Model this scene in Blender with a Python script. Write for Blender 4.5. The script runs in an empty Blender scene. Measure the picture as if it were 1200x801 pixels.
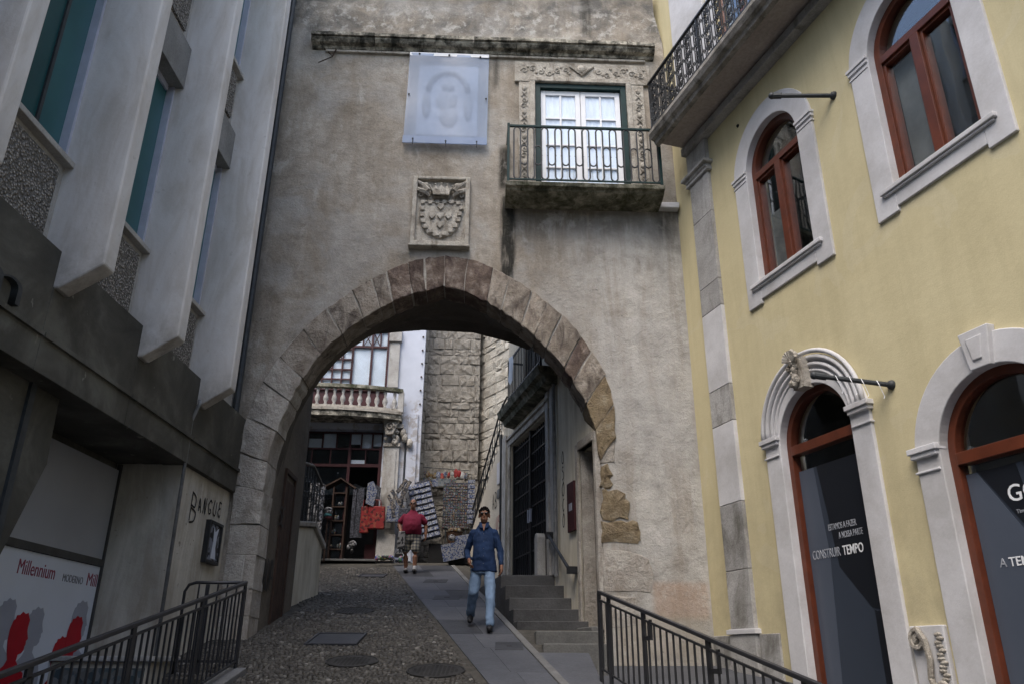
import bpy, bmesh, math, random
from math import sin, cos, pi, radians, sqrt, atan2
from mathutils import Vector, Matrix, noise
from mathutils.geometry import tessellate_polygon

random.seed(7)
R = random.Random(11)
SC = bpy.context.scene
COL = SC.collection

# ------------------------------------------------------------------ camera
cam_d = bpy.data.cameras.new('camera')
cam = bpy.data.objects.new('camera', cam_d)
COL.objects.link(cam)
cam_d.sensor_width = 36.0
cam_d.lens = 36.0 * 922.0 / 1200.0
cam_d.clip_start = 0.05
cam_d.clip_end = 2000
PITCH, ROLL = radians(21.98), radians(0.29)
cam.matrix_world = Matrix.Translation((0, 0, 1.6)) @ (
    Matrix.Rotation(PITCH, 4, 'X') @ Matrix.Rotation(radians(90), 4, 'X') @ Matrix.Rotation(ROLL, 4, 'Z'))
SC.camera = cam

# ------------------------------------------------------------------ world + sun
W = bpy.data.worlds.new('World')
SC.world = W
W.use_nodes = True
nt = W.node_tree
nt.nodes.clear()
sky = nt.nodes.new('ShaderNodeTexSky')
sky.sky_type = 'NISHITA'
sky.sun_disc = False
SUN_EL, SUN_AZ = radians(58), radians(205)      # azimuth clockwise from +Y
sky.sun_elevation = SUN_EL
sky.sun_rotation = SUN_AZ
sky.air_density = 1.2
sky.dust_density = 3.0
sky.ozone_density = 1.0
bg = nt.nodes.new('ShaderNodeBackground')
bg.inputs['Strength'].default_value = 0.13
wo = nt.nodes.new('ShaderNodeOutputWorld')
nt.links.new(sky.outputs[0], bg.inputs[0])
nt.links.new(bg.outputs[0], wo.inputs[0])
sd = bpy.data.lights.new('sun', 'SUN')
sd.energy = 0.8
sd.angle = radians(40)
sd.color = (1.0, 0.94, 0.85)
so = bpy.data.objects.new('sun', sd)
COL.objects.link(so)
sdir = Vector((sin(SUN_AZ) * cos(SUN_EL), cos(SUN_AZ) * cos(SUN_EL), sin(SUN_EL)))
so.rotation_euler = sdir.to_track_quat('Z', 'Y').to_euler()
so.location = (0, 0, 30)
SC.view_settings.view_transform = 'Standard'
SC.view_settings.look = 'None'
SC.view_settings.gamma = 1.0
SC.view_settings.use_curve_mapping = False
SC.view_settings.exposure = 1.52
SC.cycles.max_bounces = 6

# ------------------------------------------------------------------ material helpers
class NT:
    def __init__(s, name):
        s.m = bpy.data.materials.new(name)
        s.m.use_nodes = True
        s.t = s.m.node_tree
        s.t.nodes.clear()
        s.o = s.t.nodes.new('ShaderNodeOutputMaterial')
        s._tc = None
    def n(s, kind, **kw):
        x = s.t.nodes.new(kind)
        for k, v in kw.items():
            if k.startswith('i_'):
                x.inputs[k[2:].replace('_', ' ')].default_value = v
            else:
                setattr(x, k, v)
        return x
    def link(s, a, b):
        s.t.links.new(a, b)
    def tc(s):
        if s._tc is None:
            s._tc = s.n('ShaderNodeTexCoord')
        return s._tc.outputs['Object']
    def mapping(s, scale=(1, 1, 1), rand=False):
        mp = s.n('ShaderNodeMapping')
        mp.inputs['Scale'].default_value = scale
        s.link(s.tc(), mp.inputs['Vector'])
        if rand:
            oi = s.n('ShaderNodeObjectInfo')
            mu = s.n('ShaderNodeMath', operation='MULTIPLY')
            s.link(oi.outputs['Random'], mu.inputs[0]); mu.inputs[1].default_value = 37.0
            s.link(mu.outputs[0], mp.inputs['Location'])
        return mp.outputs[0]
    def noise(s, scale, detail=4, rough=0.55, vec=None, dist=0.0):
        x = s.n('ShaderNodeTexNoise')
        x.inputs['Scale'].default_value = scale
        x.inputs['Detail'].default_value = detail
        x.inputs['Roughness'].default_value = rough
        x.inputs['Distortion'].default_value = dist
        s.link(vec if vec is not None else s.tc(), x.inputs['Vector'])
        return x.outputs['Fac']
    def ramp(s, f, stops, mode='LINEAR'):
        x = s.n('ShaderNodeValToRGB')
        e = x.color_ramp.elements
        x.color_ramp.interpolation = mode
        e[0].position, e[0].color = stops[0][0], col(stops[0][1])
        e[1].position, e[1].color = stops[-1][0], col(stops[-1][1])
        for p, c in stops[1:-1]:
            k = e.new(p); k.color = col(c)
        s.link(f, x.inputs[0])
        return x.outputs[0]
    def mix(s, f, a, b, mode='MIX'):
        x = s.n('ShaderNodeMix', data_type='RGBA', blend_type=mode)
        for sock, v in ((x.inputs[0], f), (x.inputs[6], a), (x.inputs[7], b)):
            if hasattr(v, 'links') or hasattr(v, 'is_linked'):
                s.link(v, sock)
            elif isinstance(v, (int, float)):
                sock.default_value = v
            else:
                sock.default_value = col(v)
        return x.outputs[2]
    def math(s, op, a, b=0.0, c=None, clamp=False):
        x = s.n('ShaderNodeMath', operation=op)
        x.use_clamp = clamp
        for i, v in enumerate((a, b, c)):
            if v is None: continue
            if hasattr(v, 'is_linked'): s.link(v, x.inputs[i])
            else: x.inputs[i].default_value = v
        return x.outputs[0]
    def xyz(s):
        x = s.n('ShaderNodeSeparateXYZ')
        s.link(s.tc(), x.inputs[0])
        return x.outputs
    def band(s, v, lo, hi, soft):
        """1 between lo and hi, soft edges"""
        a = s.n('ShaderNodeMapRange', interpolation_type='SMOOTHSTEP')
        s.link(v, a.inputs['Value']); a.inputs['From Min'].default_value = lo - soft; a.inputs['From Max'].default_value = lo + soft
        b = s.n('ShaderNodeMapRange', interpolation_type='SMOOTHSTEP')
        s.link(v, b.inputs['Value']); b.inputs['From Min'].default_value = hi - soft; b.inputs['From Max'].default_value = hi + soft
        return s.math('MULTIPLY', a.outputs[0], s.math('SUBTRACT', 1.0, b.outputs[0]))
    def box(s, u0, u1, z0, z1, soft=0.1, softz=None):
        x = s.xyz()
        return s.math('MULTIPLY', s.band(x[0], u0, u1, soft), s.band(x[2], z0, z1, softz or soft))
    def bump(s, h, strength=0.4, dist=0.02, prev=None):
        x = s.n('ShaderNodeBump')
        x.inputs['Strength'].default_value = strength
        x.inputs['Distance'].default_value = dist
        s.link(h, x.inputs['Height'])
        if prev is not None: s.link(prev, x.inputs['Normal'])
        return x.outputs[0]
    def finish(s, color, rough=0.85, normal=None, metal=0.0, spec=0.3, trans=0.0):
        b = s.n('ShaderNodeBsdfPrincipled')
        if hasattr(color, 'is_linked'): s.link(color, b.inputs['Base Color'])
        else: b.inputs['Base Color'].default_value = col(color)
        if hasattr(rough, 'is_linked'): s.link(rough, b.inputs['Roughness'])
        else: b.inputs['Roughness'].default_value = rough
        b.inputs['Metallic'].default_value = metal
        b.inputs['Specular IOR Level'].default_value = spec
        if trans: b.inputs['Transmission Weight'].default_value = trans
        if normal is not None: s.link(normal, b.inputs['Normal'])
        s.link(b.outputs[0], s.o.inputs[0])
        s.b = b
        return s.m

def col(c):
    if isinstance(c, (int, float)): return (c, c, c, 1)
    return (c[0], c[1], c[2], 1) if len(c) == 3 else c

def simple(name, c, rough=0.7, var=0.25, scale=6, bump=0.15, metal=0.0, spec=0.3, rand=0.0):
    n = NT(name)
    vec = n.mapping(rand=True)
    f = n.noise(scale, 5, 0.6, vec)
    lo = tuple(x * (1 - var) for x in c); hi = tuple(min(1, x * (1 + var)) for x in c)
    cc = n.ramp(f, [(0.3, lo), (0.7, hi)])
    if rand:
        oi = n.n('ShaderNodeObjectInfo')
        v = n.math('MULTIPLY_ADD', oi.outputs['Random'], rand * 2, 1 - rand)
        hs = n.n('ShaderNodeHueSaturation'); n.link(v, hs.inputs['Value']); n.link(cc, hs.inputs['Color']); cc = hs.outputs[0]
    nm = n.bump(n.noise(scale * 6, 6, 0.65, vec), bump, 0.01) if bump else None
    return n.finish(cc, rough, nm, metal, spec)

def stone(name, stops, scale=2.5, bump=0.7, rand=0.18, pits=True, rough=0.92, stain=None, grain=0.35):
    """weathered stone: stops = colour ramp over a cloud noise"""
    n = NT(name)
    vec = n.mapping(rand=True)
    c = n.ramp(n.noise(scale, 7, 0.62, vec, 0.3), stops)
    g = n.noise(scale * 22, 4, 0.7, vec)
    c = n.mix(grain, c, n.ramp(g, [(0.35, 0.25), (0.7, 1.0)]), 'MULTIPLY')
    if stain:
        st = n.ramp(n.noise(scale * 0.9, 8, 0.7, n.mapping((1.2, 1.2, 0.5), True), 0.6), [(0.5, 0.0), (0.66, 1.0)])
        c = n.mix(st, c, stain)
    oi = n.n('ShaderNodeObjectInfo')
    v = n.math('MULTIPLY_ADD', oi.outputs['Random'], rand * 2, 1 - rand)
    hs = n.n('ShaderNodeHueSaturation'); n.link(v, hs.inputs['Value']); n.link(c, hs.inputs['Color']); c = hs.outputs[0]
    h = n.noise(scale * 5, 8, 0.7, vec)
    nm = n.bump(h, bump, 0.04)
    if pits:
        vo = n.n('ShaderNodeTexVoronoi'); vo.inputs['Scale'].default_value = scale * 16; n.link(vec, vo.inputs['Vector'])
        p = n.ramp(vo.outputs['Distance'], [(0.05, 0.0), (0.3, 1.0)])
        nm = n.bump(p, bump * 0.5, 0.012, nm)
    return n.finish(c, rough, nm, 0, 0.2)

M = {}
def build_materials():
    # ---- gate plaster: large grey-brown stained render with its own patches
    n = NT('gate_plaster')
    base = n.ramp(n.noise(0.7, 8, 0.62, dist=0.4), [(0.3, (0.26, 0.228, 0.19)), (0.5, (0.385, 0.348, 0.30)), (0.7, (0.50, 0.465, 0.415))])
    blot = n.ramp(n.noise(3.4, 10, 0.74, dist=0.6), [(0.38, (0.5, 0.48, 0.45)), (0.5, (0.84, 0.83, 0.81)), (0.60, 1.0)])
    c = n.mix(0.55, base, blot, 'MULTIPLY')
    fine = n.ramp(n.noise(28, 5, 0.7), [(0.3, 0.6), (0.65, 1.0)])
    c = n.mix(0.5, c, fine, 'MULTIPLY')
    x = n.xyz()
    nz = n.noise(1.6, 7, 0.7, dist=0.7)
    nzs = n.ramp(nz, [(0.36, 0.0), (0.62, 1.0)])
    # right-hand, paler and greyer re-rendered area
    rp = n.math('MULTIPLY', n.band(x[0], 0.9, 5, 0.8), n.band(x[2], -2, 8.6, 0.35))
    c = n.mix(n.math('MULTIPLY', rp, 0.75), c, n.ramp(n.noise(2.6, 9, 0.72, dist=0.5), [(0.3, (0.25, 0.243, 0.23)), (0.48, (0.43, 0.425, 0.405)), (0.66, (0.56, 0.55, 0.53))]))
    # brown damp streak on the left half
    st = n.ramp(n.noise(1.1, 8, 0.7, n.mapping((2.4, 1, 0.28)), 0.3), [(0.46, 0.0), (0.62, 1.0)])
    c = n.mix(n.math('MULTIPLY', st, 0.45), c, (0.22, 0.18, 0.135))
    # dark weathering above the cornice
    top = n.math('MULTIPLY', n.band(x[2], 12.62, 14.5, 0.12), nzs)
    c = n.mix(n.math('MULTIPLY', top, 0.8), c, (0.085, 0.086, 0.085))
    wt = n.math('MULTIPLY', n.band(x[2], 12.55, 13.3, 0.2), n.ramp(n.noise(4.5, 9, 0.72), [(0.52, 0.0), (0.6, 1.0)]))
    c = n.mix(n.math('MULTIPLY', wt, 0.6), c, (0.5, 0.49, 0.46))
    # black run-off below the balcony corner and by the cornice ends
    e1 = n.n('ShaderNodeTexNoise'); e1.inputs['Scale'].default_value = 3.0; e1.inputs['Detail'].default_value = 8
    n.link(n.mapping((4, 1, 0.7)), e1.inputs['Vector'])
    rg = n.ramp(e1.outputs['Fac'], [(0.34, 0.0), (0.50, 1.0)])
    for (u0, u1, z0, z1, so, k) in ((-0.20, 0.05, 7.30, 9.0, 0.05, 1.0), (-0.17, 0.0, 7.6, 9.1, 0.03, .9), (0.05, 2.7, 8.45, 8.85, 0.15, 0.55), (-0.19, -0.07, 6.9, 7.6, 0.05, 0.4), (-0.38, -0.27, 11.4, 12.1, 0.07, 0.75),
                                    (-3.95, -3.6, 12.0, 12.8, 0.12, 0.7), (-0.24, -0.06, 9.2, 10.1, 0.05, 0.95), (-4.4, -4.1, 3, 14, 0.12, 0.5),
                                    (1.3, 1.5, 12.7, 14, 0.05, 0.7), (-1.9, -1.7, 7.7, 8.1, 0.1, 0.35), (2.45, 2.95, 8.2, 9.0, 0.15, 0.5)):
        mk = n.math('MULTIPLY', n.box(u0, u1, z0, z1, so, so * 2.5), n.math('MULTIPLY_ADD', rg, 0.75, 0.25))
        c = n.mix(n.math('MULTIPLY', mk, k), c, (0.035, 0.034, 0.03))
    # lighter repair patches and one pinkish brick patch
    for (u0, u1, z0, z1, cc, k) in ((-2.9, -2.35, 8.15, 8.65, (0.42, 0.40, 0.37), 0.35), (-4.1, -3.6, 8.2, 8.9, (0.4, 0.39, 0.37), 0.3), (-3.7, -2.6, 6.9, 7.0, (0.46, 0.44, 0.4), 0.3),
                                    (1.3, 3.0, 4.6, 6.8, (0.42, 0.41, 0.4), 0.3), (2.05, 2.85, 2.15, 2.65, (0.36, 0.25, 0.18), 0.6), (1.5, 2.9, 1.4, 2.2, (0.3, 0.26, 0.2), 0.5)):
        c = n.mix(n.math('MULTIPLY', n.box(u0, u1, z0, z1, 0.06), k), c, cc)
    sp = n.ramp(n.noise(9, 5, 0.62), [(0.66, 0.0), (0.72, 1.0)])
    c = n.mix(n.math('MULTIPLY', sp, 0.7), c, (0.08, 0.075, 0.07))
    lp = n.ramp(n.noise(2.1, 9, 0.75, n.mapping((1, 1, .7)), 0.4), [(0.56, 0.0), (0.64, 1.0)])
    c = n.mix(n.math('MULTIPLY', lp, 0.4), c, (0.52, 0.50, 0.46))
    gp = n.ramp(n.noise(0.55, 5, 0.6, dist=0.8), [(0.5, 0.0), (0.6, 1.0)])
    c = n.mix(n.math('MULTIPLY', gp, 0.45), c, n.ramp(n.noise(3.1, 8, 0.7), [(0.35, (0.26, 0.255, 0.245)), (0.65, (0.46, 0.455, 0.44))]))
    nm = n.bump(n.noise(3.2, 9, 0.72), 0.6, 0.08)
    nm = n.bump(n.noise(30, 7, 0.75), 0.5, 0.015, nm)
    M['plaster'] = n.finish(c, 0.95, nm, 0, 0.15)

    # ---- yellow render
    n = NT('yellow_render')
    c = n.ramp(n.noise(0.55, 7, 0.6, dist=0.2), [(0.3, (0.55, 0.485, 0.30)), (0.7, (0.62, 0.555, 0.355))])
    st = n.ramp(n.noise(1.6, 9, 0.68, n.mapping((2.2, 1, 0.3)), 0.3), [(0.34, (0.88, 0.875, 0.86)), (0.56, 1.0)])
    x_ = n.xyz()
    gr_ = n.math('MULTIPLY', n.math('SUBTRACT', 1.0, n.band(x_[2], 3.2, 30, 1.6)), n.ramp(n.noise(2.6, 9, 0.7), [(0.4, 0.0), (0.62, 1.0)]))
    c = n.mix(n.math('MULTIPLY', gr_, 0.35), c, (0.30, 0.26, 0.18))
    pt = n.ramp(n.noise(0.9, 3, 0.5, dist=1.5), [(0.60, 0.0), (0.62, 1.0)])
    c = n.mix(n.math('MULTIPLY', pt, 0.22), c, (0.62, 0.57, 0.42))
    c = n.mix(0.8, c, st, 'MULTIPLY')
    c = n.mix(0.3, c, n.ramp(n.noise(60, 3, 0.6), [(0.3, 0.75), (0.7, 1.0)]), 'MULTIPLY')
    sp = n.ramp(n.noise(6, 6, 0.6), [(0.71, 0.0), (0.75, 1.0)])
    c = n.mix(n.math('MULTIPLY', sp, 0.35), c, (0.25, 0.2, 0.12))
    nm = n.bump(n.noise(2.2, 6, 0.6), 0.25, 0.04)
    nm = n.bump(n.noise(70, 4, 0.7), 0.2, 0.006, nm)
    M['yellow'] = n.finish(c, 0.9, nm, 0, 0.2)

    M['limestone_white'] = stone('limestone_white', [(0.3, (0.46, 0.455, 0.46)), (0.55, (0.58, 0.58, 0.60)), (0.75, (0.65, 0.65, 0.67))], 1.6, 0.12, 0.03, False, 0.8, None, 0.1)
    M['limestone_grey'] = stone('limestone_grey', [(0.3, (0.33, 0.325, 0.315)), (0.6, (0.46, 0.455, 0.45)), (0.8, (0.54, 0.535, 0.53))], 1.8, 0.35, 0.12, False, 0.85, (0.17, 0.165, 0.15))
    M['voussoir'] = stone('voussoir_stone', [(0.28, (0.20, 0.16, 0.13)), (0.5, (0.36, 0.315, 0.265)), (0.72, (0.52, 0.47, 0.41))], 4.5, 1.0, 0.12, True, 0.95, (0.11, 0.09, 0.08))
    M['voussoir_red'] = stone('voussoir_stone_red', [(0.28, (0.10, 0.075, 0.062)), (0.5, (0.19, 0.145, 0.12)), (0.72, (0.42, 0.36, 0.31))], 5.0, 1.0, 0.14, True, 0.95, (0.09, 0.065, 0.06))
    M['voussoir_ochre'] = stone('voussoir_stone_ochre', [(0.28, (0.14, 0.105, 0.07)), (0.5, (0.33, 0.26, 0.165)), (0.74, (0.47, 0.41, 0.31))], 6.0, 1.4, 0.12, True, 0.95, (0.24, 0.19, 0.13))
    M['jamb'] = stone('jamb_stone', [(0.3, (0.30, 0.275, 0.24)), (0.5, (0.44, 0.41, 0.37)), (0.7, (0.56, 0.535, 0.49))], 2.6, 1.0, 0.04, True, 0.95, (0.27, 0.235, 0.2))
    M['mortar'] = stone('mortar', [(0.3, (0.34, 0.31, 0.27)), (0.7, (0.60, 0.57, 0.52))], 5, 0.8, 0.05, False)
    M['tower'] = stone('tower_stone', [(0.28, (0.25, 0.23, 0.195)), (0.52, (0.34, 0.32, 0.285)), (0.76, (0.43, 0.415, 0.375))], 3.5, 0.9, 0.09, True, 0.95, (0.15, 0.13, 0.105))
    M['tower_light'] = stone('pale_wall_stone', [(0.28, (0.36, 0.33, 0.28)), (0.52, (0.52, 0.49, 0.43)), (0.76, (0.6, 0.58, 0.52))], 2.2, 1.1, 0.13, True, 0.95, (0.33, 0.3, 0.25))
    M['carved'] = stone('carved_stone', [(0.3, (0.34, 0.31, 0.265)), (0.5, (0.50, 0.465, 0.41)), (0.7, (0.62, 0.59, 0.53))], 4, 0.8, 0.08, True, 0.95, (0.19, 0.165, 0.135))
    M['cornice'] = stone('cornice_stone', [(0.36, (0.05, 0.048, 0.04)), (0.48, (0.24, 0.225, 0.19)), (0.6, (0.60, 0.56, 0.47))], 5.0, 0.9, 0.1, True, 0.95, (0.04, 0.042, 0.036))
    M['mossy'] = stone('mossy_balcony_stone', [(0.34, (0.06, 0.062, 0.045)), (0.5, (0.19, 0.185, 0.14)), (0.66, (0.42, 0.40, 0.33))], 4.5, 0.9, 0.05, True, 0.95, (0.05, 0.055, 0.03))
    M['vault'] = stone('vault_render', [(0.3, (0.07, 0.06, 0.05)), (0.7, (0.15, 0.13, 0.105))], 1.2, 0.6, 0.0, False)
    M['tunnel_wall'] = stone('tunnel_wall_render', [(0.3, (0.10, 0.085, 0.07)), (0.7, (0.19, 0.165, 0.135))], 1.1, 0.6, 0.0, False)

    # ---- left building concretes
    n = NT('fin_concrete')
    c = n.ramp(n.noise(0.9, 7, 0.6, n.mapping((1.3, 1.3, 0.5)), 0.3), [(0.3, (0.53, 0.515, 0.50)), (0.55, (0.63, 0.62, 0.61)), (0.75, (0.71, 0.705, 0.70))])
    st = n.ramp(n.noise(1.5, 9, 0.7, n.mapping((1.8, 1.8, 0.5)), 0.6), [(0.38, (0.60, 0.54, 0.46)), (0.5, (0.86, 0.83, 0.8)), (0.6, 1.0)])
    c = n.mix(0.5, c, st, 'MULTIPLY')
    fl = n.ramp(n.noise(8, 8, 0.75), [(0.62, 0.0), (0.68, 1.0)])
    c = n.mix(n.math('MULTIPLY', fl, 0.35), c, (0.22, 0.2, 0.17))
    x = n.xyz()
    lowd = n.math('MULTIPLY', n.band(x[2], 3, 5.0, 0.35), n.ramp(n.noise(5, 7, 0.7), [(0.35, 0.15), (0.6, 1.0)]))
    c = n.mix(n.math('MULTIPLY', lowd, 0.6), c, (0.2, 0.185, 0.165))
    nm = n.bump(n.noise(18, 7, 0.7), 0.3, 0.01)
    M['fin'] = n.finish(c, 0.85, nm, 0, 0.25)
    n = NT('dark_fascia_concrete')
    c = n.ramp(n.noise(1.3, 8, 0.65, dist=0.5), [(0.3, (0.034, 0.033, 0.028)), (0.52, (0.068, 0.065, 0.055)), (0.68, (0.12, 0.117, 0.10))])
    sp = n.ramp(n.noise(5.5, 4, 0.6, n.mapping((1, 1, 0.6))), [(0.66, 0.0), (0.70, 1.0)])
    c = n.mix(n.math('MULTIPLY', sp, 0.6), c, (0.26, 0.25, 0.22))
    nm = n.bump(n.noise(22, 7, 0.7), 0.3, 0.01)
    M['fascia'] = n.finish(c, 0.8, nm, 0, 0.3)
    n = NT('pebbledash')
    vo = n.n('ShaderNodeTexVoronoi'); vo.inputs['Scale'].default_value = 36; n.link(n.tc(), vo.inputs['Vector'])
    c = n.ramp(n.noise(40, 3, 0.7), [(0.35, (0.2, 0.185, 0.165)), (0.62, (0.52, 0.49, 0.45))])
    c = n.mix(n.ramp(vo.outputs['Distance'], [(0.15, 0.0), (0.55, 0.8)]), c, (0.07, 0.066, 0.06))
    inv = n.math('SUBTRACT', 1.0, vo.outputs['Distance'])
    M['pebble'] = n.finish(c, 0.9, n.bump(inv, 1.0, 0.03), 0, 0.2)
    M['panel_concrete'] = stone('panel_concrete', [(0.3, (0.34, 0.33, 0.31)), (0.7, (0.47, 0.455, 0.43))], 2, 0.3, 0.05, False)
    M['hood'] = stone('hood_concrete', [(0.3, (0.19, 0.19, 0.185)), (0.7, (0.29, 0.29, 0.285))], 2, 0.3, 0.05, False)
    n = NT('lower_wall_render')
    c = n.ramp(n.noise(1.2, 8, 0.62, dist=0.4), [(0.3, (0.38, 0.355, 0.31)), (0.6, (0.52, 0.50, 0.45)), (0.8, (0.58, 0.565, 0.53))])
    st = n.ramp(n.noise(1.5, 7, 0.7, n.mapping((2.2, 2.2, 0.4)), 0.4), [(0.38, (0.55, 0.52, 0.47)), (0.6, 1.0)])
    c = n.mix(0.7, c, st, 'MULTIPLY')
    sp = n.ramp(n.noise(7, 4, 0.6), [(0.67, 0.0), (0.72, 1.0)])
    c = n.mix(n.math('MULTIPLY', sp, 0.75), c, (0.12, 0.105, 0.085))
    M['lower_wall'] = n.finish(c, 0.9, n.bump(n.noise(14, 7, 0.7), 0.4, 0.015), 0, 0.2)

    # ---- facade beyond the arch
    n = NT('facade_render')
    c = n.ramp(n.noise(1.0, 7, 0.6, dist=0.3), [(0.3, (0.60, 0.55, 0.45)), (0.7, (0.70, 0.66, 0.56))])
    st = n.ramp(n.noise(2.0, 7, 0.7, n.mapping((2, 1, 0.35)), 0.4), [(0.38, (0.6, 0.57, 0.5)), (0.6, 1.0)])
    c = n.mix(0.7, c, st, 'MULTIPLY')
    M['facade'] = n.finish(c, 0.9, n.bump(n.noise(16, 7, 0.7), 0.3, 0.012), 0, 0.2)
    M['stair_wall'] = stone('stair_wall_render', [(0.3, (0.56, 0.50, 0.40)), (0.7, (0.68, 0.63, 0.53))], 1.4, 0.3, 0, False)
    n = NT('shop_white_render')
    c = n.ramp(n.noise(1.3, 7, 0.6), [(0.3, (0.44, 0.47, 0.54)), (0.7, (0.55, 0.58, 0.66))])
    x = n.xyz()
    pe = n.math('MULTIPLY', n.band(x[2], 5.5, 8.6, 0.3), n.ramp(n.noise(3.5, 8, 0.72), [(0.5, 0.0), (0.56, 1.0)]))
    c = n.mix(n.math('MULTIPLY', pe, 0.7), c, (0.30, 0.27, 0.25))
    M['shop_white'] = n.finish(c, 0.85, n.bump(n.noise(20, 6, 0.7), 0.25, 0.01), 0, 0.2)

    M['pilaster_dirty'] = stone('weathered_pilaster', [(0.3, (0.36, 0.345, 0.32)), (0.7, (0.55, 0.54, 0.52))], 2.5, 0.5, 0.05, False, 0.9, (0.25, 0.235, 0.21))
    # ---- ground
    n = NT('lane_bed')
    c = n.ramp(n.noise(9, 6, 0.7), [(0.3, (0.035, 0.032, 0.028)), (0.7, (0.09, 0.085, 0.075))])
    M['bed'] = n.finish(c, 0.95, n.bump(n.noise(40, 6, 0.7), 0.6, 0.015), 0, 0.2)
    n = NT('cobble_stone')
    gi = n.n('ShaderNodeNewGeometry')
    c = n.ramp(gi.outputs['Random Per Island'], [(0.0, (0.032, 0.029, 0.025)), (0.45, (0.056, 0.051, 0.044)), (0.86, (0.082, 0.076, 0.066)), (0.975, (0.12, 0.113, 0.10)), (1.0, (0.24, 0.23, 0.21))])
    c = n.mix(0.6, c, n.ramp(n.noise(1.3, 6, 0.6), [(0.3, 0.55), (0.65, 1.0)]), 'MULTIPLY')
    M['cobble'] = n.finish(c, 0.62, n.bump(n.noise(60, 5, 0.7), 0.4, 0.008), 0, 0.4)
    M['slab'] = stone('pavement_slab', [(0.3, (0.066, 0.070, 0.082)), (0.7, (0.105, 0.110, 0.125))], 1.3, 0.2, 0.1, False, 0.6)
    M['slab_dark'] = stone('dark_pavement_slab', [(0.3, (0.036, 0.038, 0.045)), (0.7, (0.062, 0.065, 0.074))], 1.6, 0.2, 0.08, False, 0.6)
    M['kerb'] = stone('kerb_stone', [(0.3, (0.12, 0.12, 0.12)), (0.7, (0.19, 0.19, 0.19))], 2.2, 0.3, 0.1, False, 0.7)
    M['step'] = stone('step_stone', [(0.3, (0.055, 0.055, 0.056)), (0.7, (0.10, 0.10, 0.102))], 1.8, 0.4, 0.1, False, 0.75)
    M['step_pale'] = stone('pale_step_stone', [(0.3, (0.11, 0.11, 0.107)), (0.7, (0.175, 0.173, 0.165))], 1.8, 0.4, 0.05, False, 0.75)
    M['asphalt'] = stone('street_paving', [(0.3, (0.06, 0.06, 0.062)), (0.7, (0.11, 0.11, 0.112))], 2, 0.3, 0.0, False)
    M['iron_cover'] = simple('cast_iron_cover', (0.028, 0.027, 0.026), 0.75, 0.5, 5, 0.3, 0.2)
    # ---- metals, wood, glass
    M['black_iron'] = simple('black_painted_iron', (0.014, 0.015, 0.017), 0.45, 0.35, 9, 0.12, 0.0, 0.45)
    M['rail_iron'] = simple('dark_grey_rail_paint', (0.022, 0.023, 0.027), 0.4, 0.3, 9, 0.1, 0.0, 0.5)
    M['green_iron'] = simple('dark_green_iron', (0.004, 0.024, 0.024), 0.5, 0.3, 9, 0.1, 0.0, 0.2)
    M['bolt'] = simple('rusty_iron', (0.06, 0.04, 0.03), 0.8, 0.4, 20, 0.3)
    M['brown_wood'] = simple('varnished_brown_wood', (0.105, 0.027, 0.012), 0.38, 0.25, 5, 0.1, 0, 0.5)
    M['redbrown'] = simple('dark_red_frame', (0.045, 0.013, 0.016), 0.5, 0.25, 5, 0.1)
    M['maroon'] = simple('maroon_sign_paint', (0.035, 0.006, 0.008), 0.5, 0.2, 5, 0.05)
    M['old_wood'] = simple('old_brown_door', (0.045, 0.027, 0.02), 0.8, 0.35, 4, 0.4)
    M['white_paint'] = simple('white_joinery_paint', (0.72, 0.74, 0.78), 0.5, 0.06, 4, 0.05)
    M['curtain'] = simple('curtain_and_sky_reflection', (0.74, 0.80, 0.90), 0.9, 0.12, 3, 0.3)  # door curtain, and the sky reflection painted into the shop panes
    M['teal'] = simple('teal_blind', (0.030, 0.105, 0.115), 0.6, 0.12, 2, 0.05)
    M['teal_glass'] = simple('teal_back_painted_glass', (0.014, 0.062, 0.068), 0.25, 0.12, 2, 0.0, 0, 0.25)
    M['teal_glass_light'] = simple('light_teal_glass', (0.03, 0.105, 0.115), 0.3, 0.12, 2, 0.0, 0, 0.25)
    M['balcony_stone'] = stone('balcony_stone', [(0.3, (0.14, 0.13, 0.115)), (0.5, (0.30, 0.28, 0.25)), (0.7, (0.46, 0.44, 0.41))], 3.0, 0.6, 0.05, True, 0.9, (0.10, 0.095, 0.08))
    M['soffit_stone'] = stone('soffit_stone', [(0.3, (0.33, 0.29, 0.26)), (0.7, (0.47, 0.42, 0.39))], 1.0, 0.3, 0.0, False, 0.9)
    M['teal_light'] = simple('light_teal_blind', (0.055, 0.17, 0.18), 0.6, 0.12, 2, 0.05)
    M['alu'] = simple('aluminium_frame', (0.50, 0.52, 0.62), 0.4, 0.1, 6, 0.05, 0.3)
    M['pipe'] = simple('grey_pipe', (0.16, 0.165, 0.17), 0.6, 0.3, 8, 0.15)
    M['pipe_dark'] = simple('dark_pipe', (0.035, 0.04, 0.045), 0.5, 0.3, 8, 0.1)
    M['poster_white'] = simple('poster_white', (0.52, 0.56, 0.64), 0.55, 0.06, 0.8, 0.02)
    M['poster_grey'] = simple('poster_grey_board', (0.30, 0.315, 0.35), 0.55, 0.1, 0.8, 0.02)
    M['poster_bar'] = simple('poster_rail', (0.055, 0.055, 0.055), 0.6, 0.2, 5, 0.05)
    M['print_red'] = simple('red_print', (0.33, 0.008, 0.018), 0.5, 0.1, 5, 0)
    M['print_darkred'] = simple('dark_red_print', (0.22, 0.03, 0.06), 0.5, 0.1, 5, 0)
    M['print_grey'] = simple('grey_print', (0.17, 0.175, 0.2), 0.5, 0.05, 5, 0)
    M['print_shadow'] = simple('grey_silhouette_print', (0.27, 0.285, 0.34), 0.5, 0.05, 5, 0)
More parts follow.
